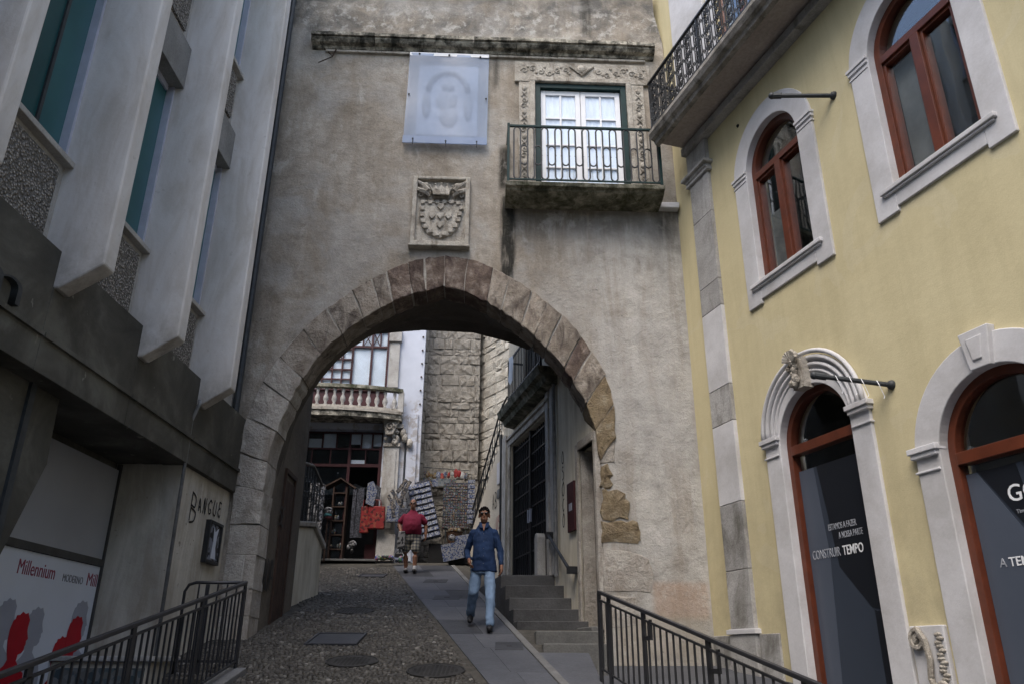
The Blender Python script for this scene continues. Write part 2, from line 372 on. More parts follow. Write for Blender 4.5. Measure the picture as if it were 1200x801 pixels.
    M['vinyl'] = simple('dark_blue_vinyl', (0.036, 0.046, 0.066), 0.3, 0.12, 0.7, 0.0, 0, 0.5)
    M['vinyl2'] = simple('lighter_blue_vinyl', (0.075, 0.09, 0.122), 0.3, 0.12, 0.7, 0.0, 0, 0.5)
    M['vinyl3'] = simple('black_vinyl', (0.010, 0.012, 0.017), 0.3, 0.12, 0.7, 0.0, 0, 0.5)
    M['white_text'] = simple('white_lettering', (0.75, 0.77, 0.8), 0.5, 0.02, 5, 0)
    M['grey_text'] = simple('pale_grey_lettering', (0.32, 0.34, 0.38), 0.5, 0.02, 5, 0)
    M['graffiti'] = simple('black_spray', (0.015, 0.015, 0.016), 0.6, 0.2, 5, 0)
    M['dark_room'] = simple('dark_interior', (0.012, 0.012, 0.013), 0.9, 0.3, 2, 0)
    M['grey_room'] = simple('grey_interior_and_reflection', (0.16, 0.17, 0.17), 0.9, 0.3, 2, 0)
    n = NT('window_glass')
    fr = n.n('ShaderNodeLayerWeight'); fr.inputs['Blend'].default_value = 0.5
    tr = n.n('ShaderNodeBsdfTransparent'); tr.inputs['Color'].default_value = (0.965, 0.975, 0.975, 1)
    gl = n.n('ShaderNodeBsdfGlossy'); gl.inputs['Roughness'].default_value = 0.02; gl.inputs['Color'].default_value = (0.9, 0.95, 1, 1)
    n.link(n.bump(n.noise(1.2, 2, 0.5), 0.05, 0.05), gl.inputs['Normal'])
    mx = n.n('ShaderNodeMixShader')
    n.link(n.math('MULTIPLY_ADD', n.math('POWER', fr.outputs['Facing'], 4.0), 0.9, 0.07, clamp=True), mx.inputs[0]); n.link(tr.outputs[0], mx.inputs[1]); n.link(gl.outputs[0], mx.inputs[2])
    n.link(mx.outputs[0], n.o.inputs[0])
    M['glass'] = n.m
    n = NT('milky_sheet')
    c = n.ramp(n.noise(1.3, 5, 0.6), [(0.3, (0.27, 0.34, 0.48)), (0.7, (0.33, 0.41, 0.56))])
    b = n.n('ShaderNodeBsdfPrincipled'); n.link(c, b.inputs['Base Color']); b.inputs['Roughness'].default_value = 0.35
    n.link(n.bump(n.noise(1.6, 2, 0.5, n.mapping((1, 1, 1.4))), 0.2, 0.05), b.inputs['Normal'])
    tr = n.n('ShaderNodeBsdfTransparent'); tr.inputs['Color'].default_value = (0.8, 0.88, 1, 1)
    mx = n.n('ShaderNodeMixShader'); mx.inputs[0].default_value = 0.50
    n.link(b.outputs[0], mx.inputs[1]); n.link(tr.outputs[0], mx.inputs[2]); n.link(mx.outputs[0], n.o.inputs[0])
    M['sheet'] = n.m
    # ---- people
    M['skin'] = simple('skin', (0.20, 0.098, 0.062), 0.55, 0.1, 12, 0.05)
    M['hair'] = simple('black_hair', (0.007, 0.006, 0.006), 0.9, 0.3, 40, 0.4, 0.0, 0.05)
    M['hair_grey'] = simple('greying_hair', (0.09, 0.075, 0.065), 0.7, 0.3, 40, 0.4)
    M['navy'] = simple('navy_shirt', (0.009, 0.026, 0.075), 0.85, 0.2, 7, 0.3)
    M['jeans'] = simple('light_blue_jeans', (0.16, 0.235, 0.35), 0.9, 0.22, 5, 0.3)
    M['shoe'] = simple('black_shoes', (0.012, 0.012, 0.014), 0.5, 0.2, 9, 0.1)
    M['lens'] = simple('dark_lens', (0.004, 0.004, 0.005), 0.1, 0.1, 9, 0, 0, 0.6)
    M['crimson'] = simple('crimson_polo', (0.15, 0.008, 0.03), 0.85, 0.15, 7, 0.3)
    M['sock'] = simple('white_sock', (0.6, 0.6, 0.62), 0.9, 0.1, 9, 0.1)
    n = NT('checked_cloth')
    x = n.xyz()
    wv = []
    for ax in (0, 2):
        wv.append(n.math('GREATER_THAN', n.math('FRACT', n.math('MULTIPLY', x[ax], 13.0)), 0.62))
    f = n.math('MULTIPLY', n.math('ADD', wv[0], wv[1]), 0.5)
    M['plaid'] = n.finish(n.ramp(f, [(0.0, (0.33, 0.31, 0.26)), (0.5, (0.14, 0.14, 0.14)), (1.0, (0.05, 0.055, 0.07))]), 0.9)
    def goods(name, cs, scale=16, rough=0.6):
        n = NT(name)
        vo = n.n('ShaderNodeTexVoronoi'); vo.inputs['Scale'].default_value = scale * 1.8; n.link(n.mapping(rand=True), vo.inputs['Vector'])
        sp = n.n('ShaderNodeSeparateColor'); n.link(vo.outputs['Color'], sp.inputs[0])
        cs = [tuple((v * 0.9 + sum(c) / 3 * 0.1) * (0.42 if name != 'red_print_cloth' else .55) for v in c) for c in cs]  # print colours dimmed to paint in the shade around the stalls, slightly greyed
        st = [(i / len(cs), c) for i, c in enumerate(cs)]
        if len(st) == 1: st.append((1.0, cs[0]))
        M[name] = n.finish(n.ramp(sp.outputs[0], st, 'CONSTANT'), rough)
    goods('blue_white_print', [(0.45, 0.47, 0.52), (0.07, 0.12, 0.34), (0.3, 0.36, 0.52), (0.5, 0.5, 0.5), (0.05, 0.08, 0.2)], 22)
    goods('mixed_print', [(0.10, 0.16, 0.3), (0.36, 0.3, 0.14), (0.4, 0.42, 0.44), (0.12, 0.2, 0.16), (0.3, 0.08, 0.07), (0.08, 0.09, 0.1)], 20)
    goods('red_print_cloth', [(0.36, 0.012, 0.015), (0.36, 0.012, 0.015), (0.36, 0.012, 0.015), (0.36, 0.012, 0.015), (0.4, 0.08, 0.04), (0.10, 0.01, 0.012)], 9)
    goods('multi_toys', [(0.05, 0.12, 0.5), (0.45, 0.45, 0.5), (0.4, 0.36, 0.06), (0.08, 0.25, 0.12), (0.4, 0.1, 0.25)], 12)
    goods('striped_dark', [(0.06, 0.06, 0.07), (0.4, 0.34, 0.28), (0.09, 0.1, 0.14)], 18)
    goods('dark_patterned', [(0.035, 0.04, 0.055), (0.08, 0.09, 0.13), (0.16, 0.17, 0.22)], 20)
    goods('yellow_brown', [(0.4, 0.27, 0.06), (0.2, 0.1, 0.04), (0.3, 0.28, 0.24)], 15)
    goods('wicker', [(0.2, 0.1, 0.05), (0.1, 0.05, 0.03)], 26)
    goods('black_marks_white', [(0.48, 0.48, 0.5), (0.48, 0.48, 0.5), (0.05, 0.05, 0.06)], 11)
    goods('tile_print', [(0.17, 0.24, 0.28), (0.35, 0.38, 0.40), (0.10, 0.15, 0.18), (0.28, 0.3, 0.3)], 9)
    goods('sticker_print', [(0.36, 0.4, 0.5), (0.03, 0.03, 0.035), (0.42, 0.45, 0.55), (0.1, 0.11, 0.13)], 10)
build_materials()

# ------------------------------------------------------------------ mesh helpers
class MB:
    def __init__(s): s.v, s.f = [], []
    def add(s, vs, fs):
        k = len(s.v)
        s.v += [tuple(v) for v in vs]
        s.f += [tuple(i + k for i in f) for f in fs]
        return s
    def box(s, x0, x1, y0, y1, z0, z1, mat=None):
        vs = [(x, y, z) for z in (z0, z1) for y in (y0, y1) for x in (x0, x1)]
        if mat is not None: vs = [tuple(mat @ Vector(v)) for v in vs]
        return s.add(vs, [(0, 2, 3, 1), (4, 5, 7, 6), (0, 1, 5, 4), (1, 3, 7, 5), (3, 2, 6, 7), (2, 0, 4, 6)])
    def prism(s, poly, y0, y1, mat=None):
        """polygon in xz, extruded from y0 (front) to y1"""
        n = len(poly)
        vs = [(p[0], y0, p[1]) for p in poly] + [(p[0], y1, p[1]) for p in poly]
        if mat is not None: vs = [tuple(mat @ Vector(v)) for v in vs]
        fs = [tuple(range(n)), tuple(range(2 * n - 1, n - 1, -1))]
        fs += [(i, i + n, (i + 1) % n + n, (i + 1) % n) for i in range(n)]
        return s.add(vs, fs)
    def holes(s, outer, holes, y0, y1):
        loops = [outer] + holes
        tri = tessellate_polygon([[Vector((p[0], p[1], 0)) for p in l] for l in loops])
        flat = [p for l in loops for p in l]
        n = len(flat)
        vs = [(p[0], y0, p[1]) for p in flat] + [(p[0], y1, p[1]) for p in flat]
        fs = [tuple(t) for t in tri] + [tuple(i + n for i in reversed(t)) for t in tri]
        k = 0
        for l in loops:
            m = len(l)
            fs += [(k + i, k + (i + 1) % m, k + (i + 1) % m + n, k + i + n) for i in range(m)]
            k += m
        return s.add(vs, fs)
    def ring(s, a, b, y0, y1, closed=False):
        """strip between matched polylines a (outer) and b (inner)"""
        n = len(a)
        vs = []
        for y in (y0, y1):
            vs += [(p[0], y, p[1]) for p in a] + [(p[0], y, p[1]) for p in b]
        fs = []
        rng = range(n if closed else n - 1)
        for i in rng:
            j = (i + 1) % n
            fs += [(i, j, n + j, n + i), (2 * n + j, 2 * n + i, 3 * n + i, 3 * n + j), (i, 2 * n + i, 2 * n + j, j), (n + j, 3 * n + j, 3 * n + i, n + i)]
        if not closed:
            fs += [(0, n, 3 * n, 2 * n), (n - 1, 3 * n - 1, 4 * n - 1, 2 * n - 1)]
        return s.add(vs, fs)
    def tube(s, pts, r, n=6, closed=False, sq=False):
        pts = [Vector(p) for p in pts]
        m = len(pts)
        rs = r if isinstance(r, (list, tuple)) else [r] * m
        vs, fs = [], []
        prev = None
        for i, p in enumerate(pts):
            a = pts[(i - 1) % m] if (closed or i > 0) else p
            b = pts[(i + 1) % m] if (closed or i < m - 1) else p
            t = (b - a)
            t = t.normalized() if t.length > 1e-9 else Vector((0, 0, 1))
            up = prev if prev is not None else (Vector((0, 0, 1)) if abs(t.z) < 0.9 else Vector((1, 0, 0)))
            x = (up - t * up.dot(t))
            if x.length < 1e-6: x = t.orthogonal()
            x.normalize(); prev = x
            y = t.cross(x)
            for k in range(n):
                ang = 2 * pi * k / n + (pi / 4 if sq else 0)
                vs.append(p + (x * cos(ang) + y * sin(ang)) * rs[i])
        for i in range(m if closed else m - 1):
            j = (i + 1) % m
            fs += [(i * n + k, i * n + (k + 1) % n, j * n + (k + 1) % n, j * n + k) for k in range(n)]
        if not closed:
            fs += [tuple(range(n - 1, -1, -1)), tuple((m - 1) * n + k for k in range(n))]
        return s.add(vs, fs)
    def ball(s, c, r, n=8, m=6, mat=None):
        rx, ry, rz = r if isinstance(r, (tuple, list)) else (r, r, r)
        vs = [(0, 0, -rz)]
        for j in range(1, m):
            a = -pi / 2 + pi * j / m
            vs += [(rx * cos(a) * cos(2 * pi * i / n), ry * cos(a) * sin(2 * pi * i / n), rz * sin(a)) for i in range(n)]
        vs.append((0, 0, rz))
        fs = [(0, 1 + (i + 1) % n, 1 + i) for i in range(n)]
        for j in range(m - 2):
            fs += [(1 + j * n + i, 1 + j * n + (i + 1) % n, 1 + (j + 1) * n + (i + 1) % n, 1 + (j + 1) * n + i) for i in range(n)]
        e = len(vs) - 1
        fs += [(e, 1 + (m - 2) * n + i, 1 + (m - 2) * n + (i + 1) % n) for i in range(n)]
        if mat is not None: vs = [mat @ Vector(v) for v in vs]
        return s.add([(v[0] + c[0], v[1] + c[1], v[2] + c[2]) for v in vs], fs)
    def lathe(s, prof, c=(0, 0, 0), n=10):
        """prof: list of (r,z)"""
        vs, fs = [], []
        for r, z in prof:
            vs += [(c[0] + r * cos(2 * pi * i / n), c[1] + r * sin(2 * pi * i / n), c[2] + z) for i in range(n)]
        for j in range(len(prof) - 1):
            fs += [(j * n + i, j * n + (i + 1) % n, (j + 1) * n + (i + 1) % n, (j + 1) * n + i) for i in range(n)]
        fs += [tuple(range(n - 1, -1, -1)), tuple((len(prof) - 1) * n + i for i in range(n))]
        return s.add(vs, fs)
    def sweep(s, prof, x0, x1):
        """profile (y,z) extruded along x"""
        n = len(prof)
        vs = [(x0, p[0], p[1]) for p in prof] + [(x1, p[0], p[1]) for p in prof]
        fs = [tuple(range(n)), tuple(range(2 * n - 1, n - 1, -1))] + [(i, i + n, (i + 1) % n + n, (i + 1) % n) for i in range(n)]
        return s.add(vs, fs)
    def jitter(s, a, sc=3.0, seed=0):
        s.v = [tuple(Vector(v) + noise.noise_vector(Vector(v) * sc + Vector((seed, seed * 1.7, 0))) * a) for v in s.v]
        return s
    def mesh(s, name, mat):
        me = bpy.data.meshes.new(name)
        me.from_pydata(s.v, [], s.f)
        me.materials.append(M[mat] if isinstance(mat, str) else mat)
        bm = bmesh.new(); bm.from_mesh(me)
        bmesh.ops.recalc_face_normals(bm, faces=bm.faces)
        bm.to_mesh(me); bm.free()
        return me
    def build(s, name, mat, parent=None, bevel=0.0, smooth=False, seg=2, sub=0, loc=None):
        me = s.mesh(name, mat)
        if smooth: me.polygons.foreach_set('use_smooth', [True] * len(me.polygons))
        o = link(name, me, parent)
        if loc is not None: o.location = loc
        if bevel:
            b = o.modifiers.new('bevel', 'BEVEL'); b.width = bevel; b.segments = seg; b.limit_method = 'ANGLE'; b.angle_limit = radians(40)
        return o

def link(name, data, parent=None):
    o = bpy.data.objects.new(name, data)
    COL.objects.link(o)
    if parent is not None: o.parent = parent
    return o
def tag(o, label=None, cat=None, group=None, kind=None):
    if label: o['label'] = label
    if cat: o['category'] = cat
    if group: o['group'] = group
    if kind: o['kind'] = kind
    return o
def thing(name, label, cat, loc=(0, 0, 0), ang=0.0, group=None):
    o = bpy.data.objects.new(name, None)
    COL.objects.link(o)
    o.empty_display_size = 0.2
    o.location = loc
    o.rotation_euler = (0, 0, radians(ang))
    return tag(o, label, cat, group)
def copy_tree(o, parent=None):
    c = o.copy(); COL.objects.link(c); c.parent = parent
    for ch in o.children: copy_tree(ch, c)
    return c
def clone(o, parent, loc=(0, 0, 0), rot=(0, 0, 0), scale=(1, 1, 1)):
    c = o.copy(); COL.objects.link(c); c.parent = parent
    c.location = loc; c.rotation_euler = rot; c.scale = scale
    return c
def text(s, size, mat, parent, loc, name='lettering', extr=0.002, shear=0.0, bold=0.0, spacing=1.0, xs=1.0, rz=0.0, fit=None):
    cu = bpy.data.curves.new(name, 'FONT')
    cu.body = s; cu.size = size; cu.extrude = extr; cu.shear = shear; cu.offset = bold; cu.space_character = spacing
    cu.resolution_u = 3
    tmp = bpy.data.objects.new('tmp', cu); COL.objects.link(tmp)
    bpy.context.view_layer.update()
    me = bpy.data.meshes.new_from_object(tmp.evaluated_get(bpy.context.evaluated_depsgraph_get()))
    bpy.data.objects.remove(tmp)
    me.materials.clear(); me.materials.append(M[mat])
    o = link(name, me, parent)
    o.location = loc
    o.rotation_euler = (radians(90), rz, 0)
    if fit: xs = fit / max(v.co.x for v in me.vertices)
    o.scale = (xs, 1, 1)
    return o
def catmull(pts, per=6):
    P = [Vector((p[0], p[1])) for p in pts]
    P = [P[0] * 2 - P[1]] + P + [P[-1] * 2 - P[-2]]
    out = []
    for i in range(1, len(P) - 2):
        for k in range(per):
            t = k / per
            a, b, c, d = P[i - 1], P[i], P[i + 1], P[i + 2]
            out.append(0.5 * ((2 * b) + (c - a) * t + (2 * a - 5 * b + 4 * c - d) * t * t + (3 * b - a - 3 * c + d) * t ** 3))
    out.append(P[-2])
    return [(p.x, p.y) for p in out]
def at_frac(poly, f):
    L = [0.0]
    for a, b in zip(poly, poly[1:]): L.append(L[-1] + math.hypot(b[0] - a[0], b[1] - a[1]))
    d = f * L[-1]
    for i in range(len(poly) - 1):
        if L[i + 1] >= d - 1e-9:
            t = (d - L[i]) / max(1e-9, L[i + 1] - L[i])
            return (poly[i][0] + (poly[i + 1][0] - poly[i][0]) * t, poly[i][1] + (poly[i + 1][1] - poly[i][1]) * t)
    return poly[-1]
def arc(cx, cz, r, a0, a1, n, rz=None):
    rz = rz or r
    return [(cx + r * cos(radians(a0 + (a1 - a0) * i / n)), cz + rz * sin(radians(a0 + (a1 - a0) * i / n))) for i in range(n + 1)]

def stone_block(poly, y0, y1, ch=0.015, jit=0.006, seed=0):
    """one dressed stone: polygon in xz with chamfered front arris and uneven face"""
    m = MB()
    n = len(poly)
    cx = sum(p[0] for p in poly) / n; cz = sum(p[1] for p in poly) / n
    rr = random.Random(seed)
    def inset(p, d):
        dx, dz = cx - p[0], cz - p[1]; L = math.hypot(dx, dz) or 1
        return (p[0] + dx / L * d, p[1] + dz / L * d)
    vs = [(p[0] + rr.uniform(-jit, jit) * .6, y1, p[1] + rr.uniform(-jit, jit) * .6) for p in poly]
    vs += [(vs[i][0], y0 + ch, vs[i][2]) for i in range(n)]
    ins = [inset(p, ch * 1.5) for p in poly]
    vs += [(p[0], y0 + rr.uniform(-jit, jit), p[1]) for p in ins]
    vs.append((cx, y0 - jit * rr.uniform(0.2, 1.6), cz))
    fs = [tuple(reversed(range(n)))]
    for a in (0, n):
        fs += [(a + i, a + (i + 1) % n, a + n + (i + 1) % n, a + n + i) for i in range(n)]
    fs += [(2 * n + i, 2 * n + (i + 1) % n, 3 * n) for i in range(n)]
    return m.add(vs, fs)

def gz(y):                       # height of the sloping lane
    return 0.21 * (y - 2.77) if y < 22.0 else 4.04

# ================================================================== GROUND
def xg(y): return -0.24 - 0.2385 * (y - 9.23)        # gutter line between cobbles and pavement
def xk(y): return 0.37 - 0.175 * (y - 10.76)         # kerb line right of pavement

def sheet(name, pts, mat, parent=None):
    me = bpy.data.meshes.new(name); me.from_pydata(pts, [], [tuple(range(len(pts)))]); me.materials.append(M[mat])
    return link(name, me, parent)

o = sheet('ground', [(-400, -400, 0), (400, -400, 0), (400, 400, 0), (-400, 400, 0)], 'asphalt'); tag(o, kind='structure')
# sloping lane bed (thick wedge) from the street to the upper square
def wedge(name, xl, xr, y0, y1, mat, dz=0.0, zfun=gz, below=-0.05, n=12):
    m = MB(); vs = []
    for i in range(n + 1):
        y = y0 + (y1 - y0) * i / n
        a = xl(y) if callable(xl) else xl; b = xr(y) if callable(xr) else xr
        z = zfun(y) + dz
        vs += [(a, y, z), (b, y, z), (a, y, below), (b, y, below)]
    fs = []
    for i in range(n):
        k = 4 * i
        fs += [(k, k + 1, k + 5, k + 4), (k + 2, k + 6, k + 7, k + 3), (k, k + 4, k + 6, k + 2), (k + 1, k + 3, k + 7, k + 5)]
    fs += [(0, 2, 3, 1), (4 * n, 4 * n + 1, 4 * n + 3, 4 * n + 2)]
    m.add(vs, fs)
    return tag(m.build(name, mat), kind='structure')
wedge('lane', lambda y: -3.16 if y < 9.45 else -5.2 if y < 14.3 else -7.2, lambda y: 1.0 + (9.3 - y) * .319 if y < 9.3 else 1.0 if y < 11.8 else 1.3 - (y - 11.8) * .257, 2.8, 22.0, 'bed', -0.012, n=96)
m = MB().box(-30, 30, 22.0, 60, -0.05, 4.03); tag(m.build('square', 'slab_dark'), kind='structure')
# landing between the right rail and the yellow house
def zr(y): return 1.53 - 0.11 * (11.8 - y)
wedge('side_landing', lambda y: 1.02 + (9.3 - y) * .319 if y < 9.3 else 1.02, lambda y: 2.95 + (11.87 - y) * .32, 4.0, 11.85, 'slab', 0.0, zr, n=24)

# cobbles: rounded stones laid in rough rows (nobody could count them)
def cobbles():
    vs, fs = [], []
    rr = random.Random(5)
    y = 7.6
    while y < 20.6:
        w = 0.052 if y < 13.0 else 0.072
        x = (-3.02 if y < 9.55 else -4.05 if y < 11.5 else -3.62 if y < 14.4 else -3.7 - (y - 14.4) * .3) + rr.uniform(0, .05)
        while x < xg(y) - 0.12:
            sx = w * rr.uniform(0.6, 1.35); sy = w * rr.uniform(0.6, 1.15)
            if rr.random() < 0.06: sx *= 1.5; sy *= 1.4
            cx, cy = x + sx / 2, y + rr.uniform(-.028, .028)
            skip = False
            for (mx, my, mr) in MANHOLES:
                if (cx - mx) ** 2 + (cy - my) ** 2 < (mr + 0.05) ** 2: skip = True
            for (ax, bx, ay, by) in PATCHES:
                if ax - .04 < cx < bx + .04 and ay - .04 < cy < by + .04: skip = True
            if not skip:
                k = len(vs)
                hz = rr.uniform(-0.006, 0.007)
                a0 = rr.uniform(0, 1)
                tx, ty = rr.uniform(-.12, .12), rr.uniform(-.12, .12)
                for (s, dz) in ((0.52, -0.02), (0.47, 0.006), (0.34, 0.011)):
                    for q in range(6):
                        a = a0 + q * pi / 3
                        dx, dy = cos(a) * sx * s * rr.uniform(.85, 1.12), sin(a) * sy * s * rr.uniform(.85, 1.12)
                        vs.append((cx + dx, cy + dy, gz(cy + dy) + hz + dz + dx * tx + dy * ty))
                for r_ in (0, 6):
                    fs += [(k + r_ + q, k + r_ + (q + 1) % 6, k + r_ + 6 + (q + 1) % 6, k + r_ + 6 + q) for q in range(6)]
                fs.append(tuple(k + 12 + q for q in range(6)))
            x += sx * 1.02 + 0.004
        y += w * 0.92
    me = bpy.data.meshes.new('cobbles'); me.from_pydata(vs, [], fs); me.materials.append(M['cobble'])
    me.polygons.foreach_set('use_smooth', [True] * len(me.polygons))
    tag(link('cobbles', me), kind='stuff')
MANHOLES = [(-2.62, 14.0, 0.32), (-1.92, 10.3, 0.32), (-0.86, 9.85, 0.34)]
PATCHES = [(-2.75, -2.05, 11.2, 12.0), (-3.5, -2.9, 18.6, 19.2)]
cobbles()
SL = math.atan(0.21)
for i, (mx, my, mr) in enumerate(MANHOLES):
    t = thing('manhole_cover', ['round iron manhole cover farthest up the cobbled lane', 'round iron manhole cover in the middle of the cobbles at the bottom', 'round iron manhole cover beside the gutter at the bottom'][i], 'manhole cover', (mx, my, gz(my) - 0.002), 0, 'iron covers in the cobbled lane')
    t.rotation_euler = (SL, 0, 0)
    MB().lathe([(mr, -0.02), (mr, 0.008), (mr - .02, 0.009), (mr - .022, 0.002), (mr - .021, -0.02)], n=32).build('frame', 'iron_cover', t)
    m = MB().lathe([(mr - .026, -0.02), (mr - .026, 0.005), (0.02, 0.006)], n=32)
    for a in range(-6, 7):
        for b in range(-6, 7):
            if a * a + b * b < 36 * ((mr - .07) / .3) ** 2 * .9: m.box(a * .048 - .015, a * .048 + .015, b * .048 - .015, b * .048 + .015, .004, .0085)
    m.build('lid', 'iron_cover', t)
for i, (a, b, c, d) in enumerate(PATCHES):
    t = thing('drain_cover', ['rectangular stone-filled cover set among the cobbles inside the arch mouth', 'small rectangular cover in the cobbles before the shop door'][i], 'drain cover', ((a + b) / 2, (c + d) / 2, gz((c + d) / 2)))
    t.rotation_euler = (SL, 0, 0)
    w, h = (b - a) / 2, (d - c) / 2
    MB().ring([(-w, -h), (w, -h), (w, h), (-w, h)], [(-w + .03, -h + .03), (w - .03, -h + .03), (w - .03, h - .03), (-w + .03, h - .03)], -0.006, 0.02, True).build('frame', 'slab_dark', t).rotation_euler = (radians(90), 0, 0)
    MB().box(-w + .035, w - .035, -h + .035, h - .035, -0.02, 0.008).build('lid', 'slab_dark', t)

# gutter channel
m = MB()
ys = [7.5 + 0.6 * i for i in range(25)]
for a, b in zip(ys, ys[1:]):
    m.add([(xg(a) - .06, a, gz(a) - .02), (xg(a) + .01, a, gz(a) - .02), (xg(b) + .01, b, gz(b) - .02), (xg(b) - .06, b, gz(b) - .02)], [(0, 1, 2, 3)])
tag(m.build('gutter', 'bolt'), kind='structure')
# pavement slabs (each one a piece) and the narrow pale kerb beyond them
pav = thing('pavement', None, None); tag(pav, kind='structure')
y = 7.7; row = 0
while y < 21.2:
    L = 0.95 + 0.18 * ((row * 7) % 3)
    y2 = min(y + L, 21.6)
    fr = [0.0, 0.38 + 0.16 * ((row * 5) % 3) / 2, 1.0]
    for k in range(2):
        q = []
        for (yy, s) in ((y + .002, 1), (y2 - .002, -1)):
            for f, e in ((fr[k], 1), (fr[k + 1], -1)):
                x0, x1 = xg(yy) + .015, xk(yy) - .11
                q.append((x0 + (x1 - x0) * f + e * .002, yy))
        dz = R.uniform(0, .003)
        a, b, c, d = q
        vs = [(p[0], p[1], gz(p[1]) + dz) for p in (a, b, d, c)] + [(p[0], p[1], gz(p[1]) - .05) for p in (a, b, d, c)]
        mm = MB().add(vs, [(0, 1, 2, 3), (7, 6, 5, 4), (0, 4, 5, 1), (1, 5, 6, 2), (2, 6, 7, 3), (3, 7, 4, 0)])
        mm.build('paving_slab', 'slab_dark' if (row, k) in ((4, 0), (7, 1), (10, 0), (11, 1)) else 'slab', pav)
    mm = MB()
    vs = [(xk(yy) + dx, yy, gz(yy) + h) for h in (0.012, -.06) for (yy, dx) in ((y + .003, -.1), (y + .003, 0), (y2 - .003, 0), (y2 - .003, -.1))]
    mm.add(vs, [(0, 1, 2, 3), (7, 6, 5, 4), (0, 4, 5, 1), (1, 5, 6, 2), (2, 6, 7, 3), (3, 7, 4, 0)]).build('kerb_stone', 'kerb', pav, bevel=.006, seg=1)
    y = y2; row += 1
# darker cover plates let into the pavement
def plate(label, x0, x1, y0, y1):
    zc = gz((y0 + y1) / 2)
    t = thing('cover_plate', label, 'cover plate', ((x0 + x1) / 2, (y0 + y1) / 2, zc)); t.rotation_euler = (SL, 0, 0)
    w, h = (x1 - x0) / 2, (y1 - y0) / 2
    MB().box(-w, w, -h, h, -.01, .007).build('plate', 'slab_dark', t, bevel=.003, seg=1)
    MB().box(-w * .2, w * .2, -h * .15, -h * .05, .006, .010).build('handle', 'iron_cover', t)
plate('wide dark plate let into the pavement in front of the steps', -0.2, 0.17, 10.95, 11.45)
plate('dark plate in the pavement behind the walking man in blue', -1.45, -0.95, 15.3, 15.8)
plate('dark plate high up the pavement near the man in the red polo shirt', -1.9, -1.4, 17.7, 18.3)
# low right: flat foot of the steps
wedge('steps_foot', xk, lambda y: 1.0, 8.2, 10.8, 'slab', 0.004, gz, n=6)

# steps to the iron door inside the passage
FX = lambda y: 1.33 - (y - 11.8) * .2568           # facade line
steps = thing('stone_steps', 'short flight of grey stone steps rising to the black iron door inside the passage', 'steps', (0.6, 12.0, 1.7))
def step(y0, y1, z, mat='step', xl=None, xr=None, nm='step'):
    n = 3; vs = []
    for yy in (y0, y1):
        a = (xk(yy) + 0.02) if xl is None else xl; b = (FX(yy) - .005) if xr is None else xr
        vs += [(a, yy), (b, yy)]
    low = gz(y0) - 0.4
    q = [vs[0], vs[1], vs[3], vs[2]]
    pts = [(p[0] - .6, p[1] - 12.0, z - 1.7) for p in q] + [(p[0] - .6, p[1] - 12.0, low - 1.7) for p in q]
    MB().add(pts, [(0, 1, 2, 3), (7, 6, 5, 4), (0, 4, 5, 1), (1, 5, 6, 2), (2, 6, 7, 3), (3, 7, 4, 0)]).build(nm, mat, steps, bevel=.012)
step(10.82, 11.5, 1.80, 'step_pale', 0.42, 1.24)
step(11.36, 12.55, 1.97, 'step_pale', 0.34, 1.24)
step(12.42, 12.85, 2.14)
step(12.75, 13.25, 2.33)
step(13.14, 13.62, 2.52)
step(13.5, 14.1, 2.74)
step(13.98, 17.5, 2.95)

# kerb along the left rail
m = MB()
for i in range(5):
    y0, y1 = 4.6 + i, 5.59 + i
    if i == 4: y1 = 9.62
    mm = MB(); vs = [(x, yy, gz(yy) + h) for h in (.07, -.1) for (yy, x) in ((y0, -3.2), (y0, -2.98), (y1, -2.98), (y1, -3.2))]
    mm.add(vs, [(0, 1, 2, 3), (7, 6, 5, 4), (0, 4, 5, 1), (1, 5, 6, 2), (2, 6, 7, 3), (3, 7, 4, 0)])
    if i == 0: kb = thing('left_kerb', 'low blue-grey kerb stones under the left railing', 'kerb', (0, 0, 0))
    mm.build('kerb_stone', 'kerb', kb, bevel=.01)

# ================================================================== GATE TOWER
G = thing('gate_tower', 'tall grey-brown plastered gate tower with a pointed stone arch over the lane', 'gate tower', (0, 11.75, 0), 2.4)
OUT_L = [(-4.07, 3.4), (-4.09, 4.2), (-4.06, 4.86), (-3.93, 5.38), (-3.6, 6.12), (-3.04, 6.8), (-2.4, 7.34), (-1.72, 7.72), (-1.14, 7.87)]
IN_L = [(-3.65, 3.4), (-3.65, 4.1), (-3.58, 4.67), (-3.37, 5.42), (-3.04, 6.04), (-2.48, 6.62), (-1.82, 7.06), (-1.13, 7.30)]
OUT_R = [(-1.14, 7.87), (-.58, 7.77), (.14, 7.38), (.84, 6.80), (1.31, 6.16), (1.58, 5.51), (1.61, 4.78)]
IN_R = [(-1.13, 7.30), (-.57, 7.12), (.14, 6.64), (.69, 6.07), (1.08, 5.5), (1.27, 5.0), (1.35, 4.42)]
ol, il, orr, ir = catmull(OUT_L), catmull(IN_L), catmull(OUT_R), catmull(IN_R)
# opening in the wall: left side outer line (stones fill it), right side below the ring = inner line
hole = [(-4.07, -0.2)] + ol + orr[1:] + [(1.36, 4.35), (1.36, 3.6), (1.32, 1.6), (1.32, -0.2)]
zb = -0.2
outer = [(-4.6, zb), (-4.07, zb)] + hole[1:] + [(3.1, zb), (2.96, 5.4), (2.95, 9.0), (2.86, 12.6), (2.74, 13.3), (2.74, 13.95), (-4.6, 13.95)]
# wall with the balcony door opening
DOOR = [(0.40, 8.99), (0.40, 11.52), (2.09, 11.52), (2.09, 8.99)]
m = MB().holes(outer, [DOOR], 0.0, 0.5)
m.build('wall', 'plaster', G)
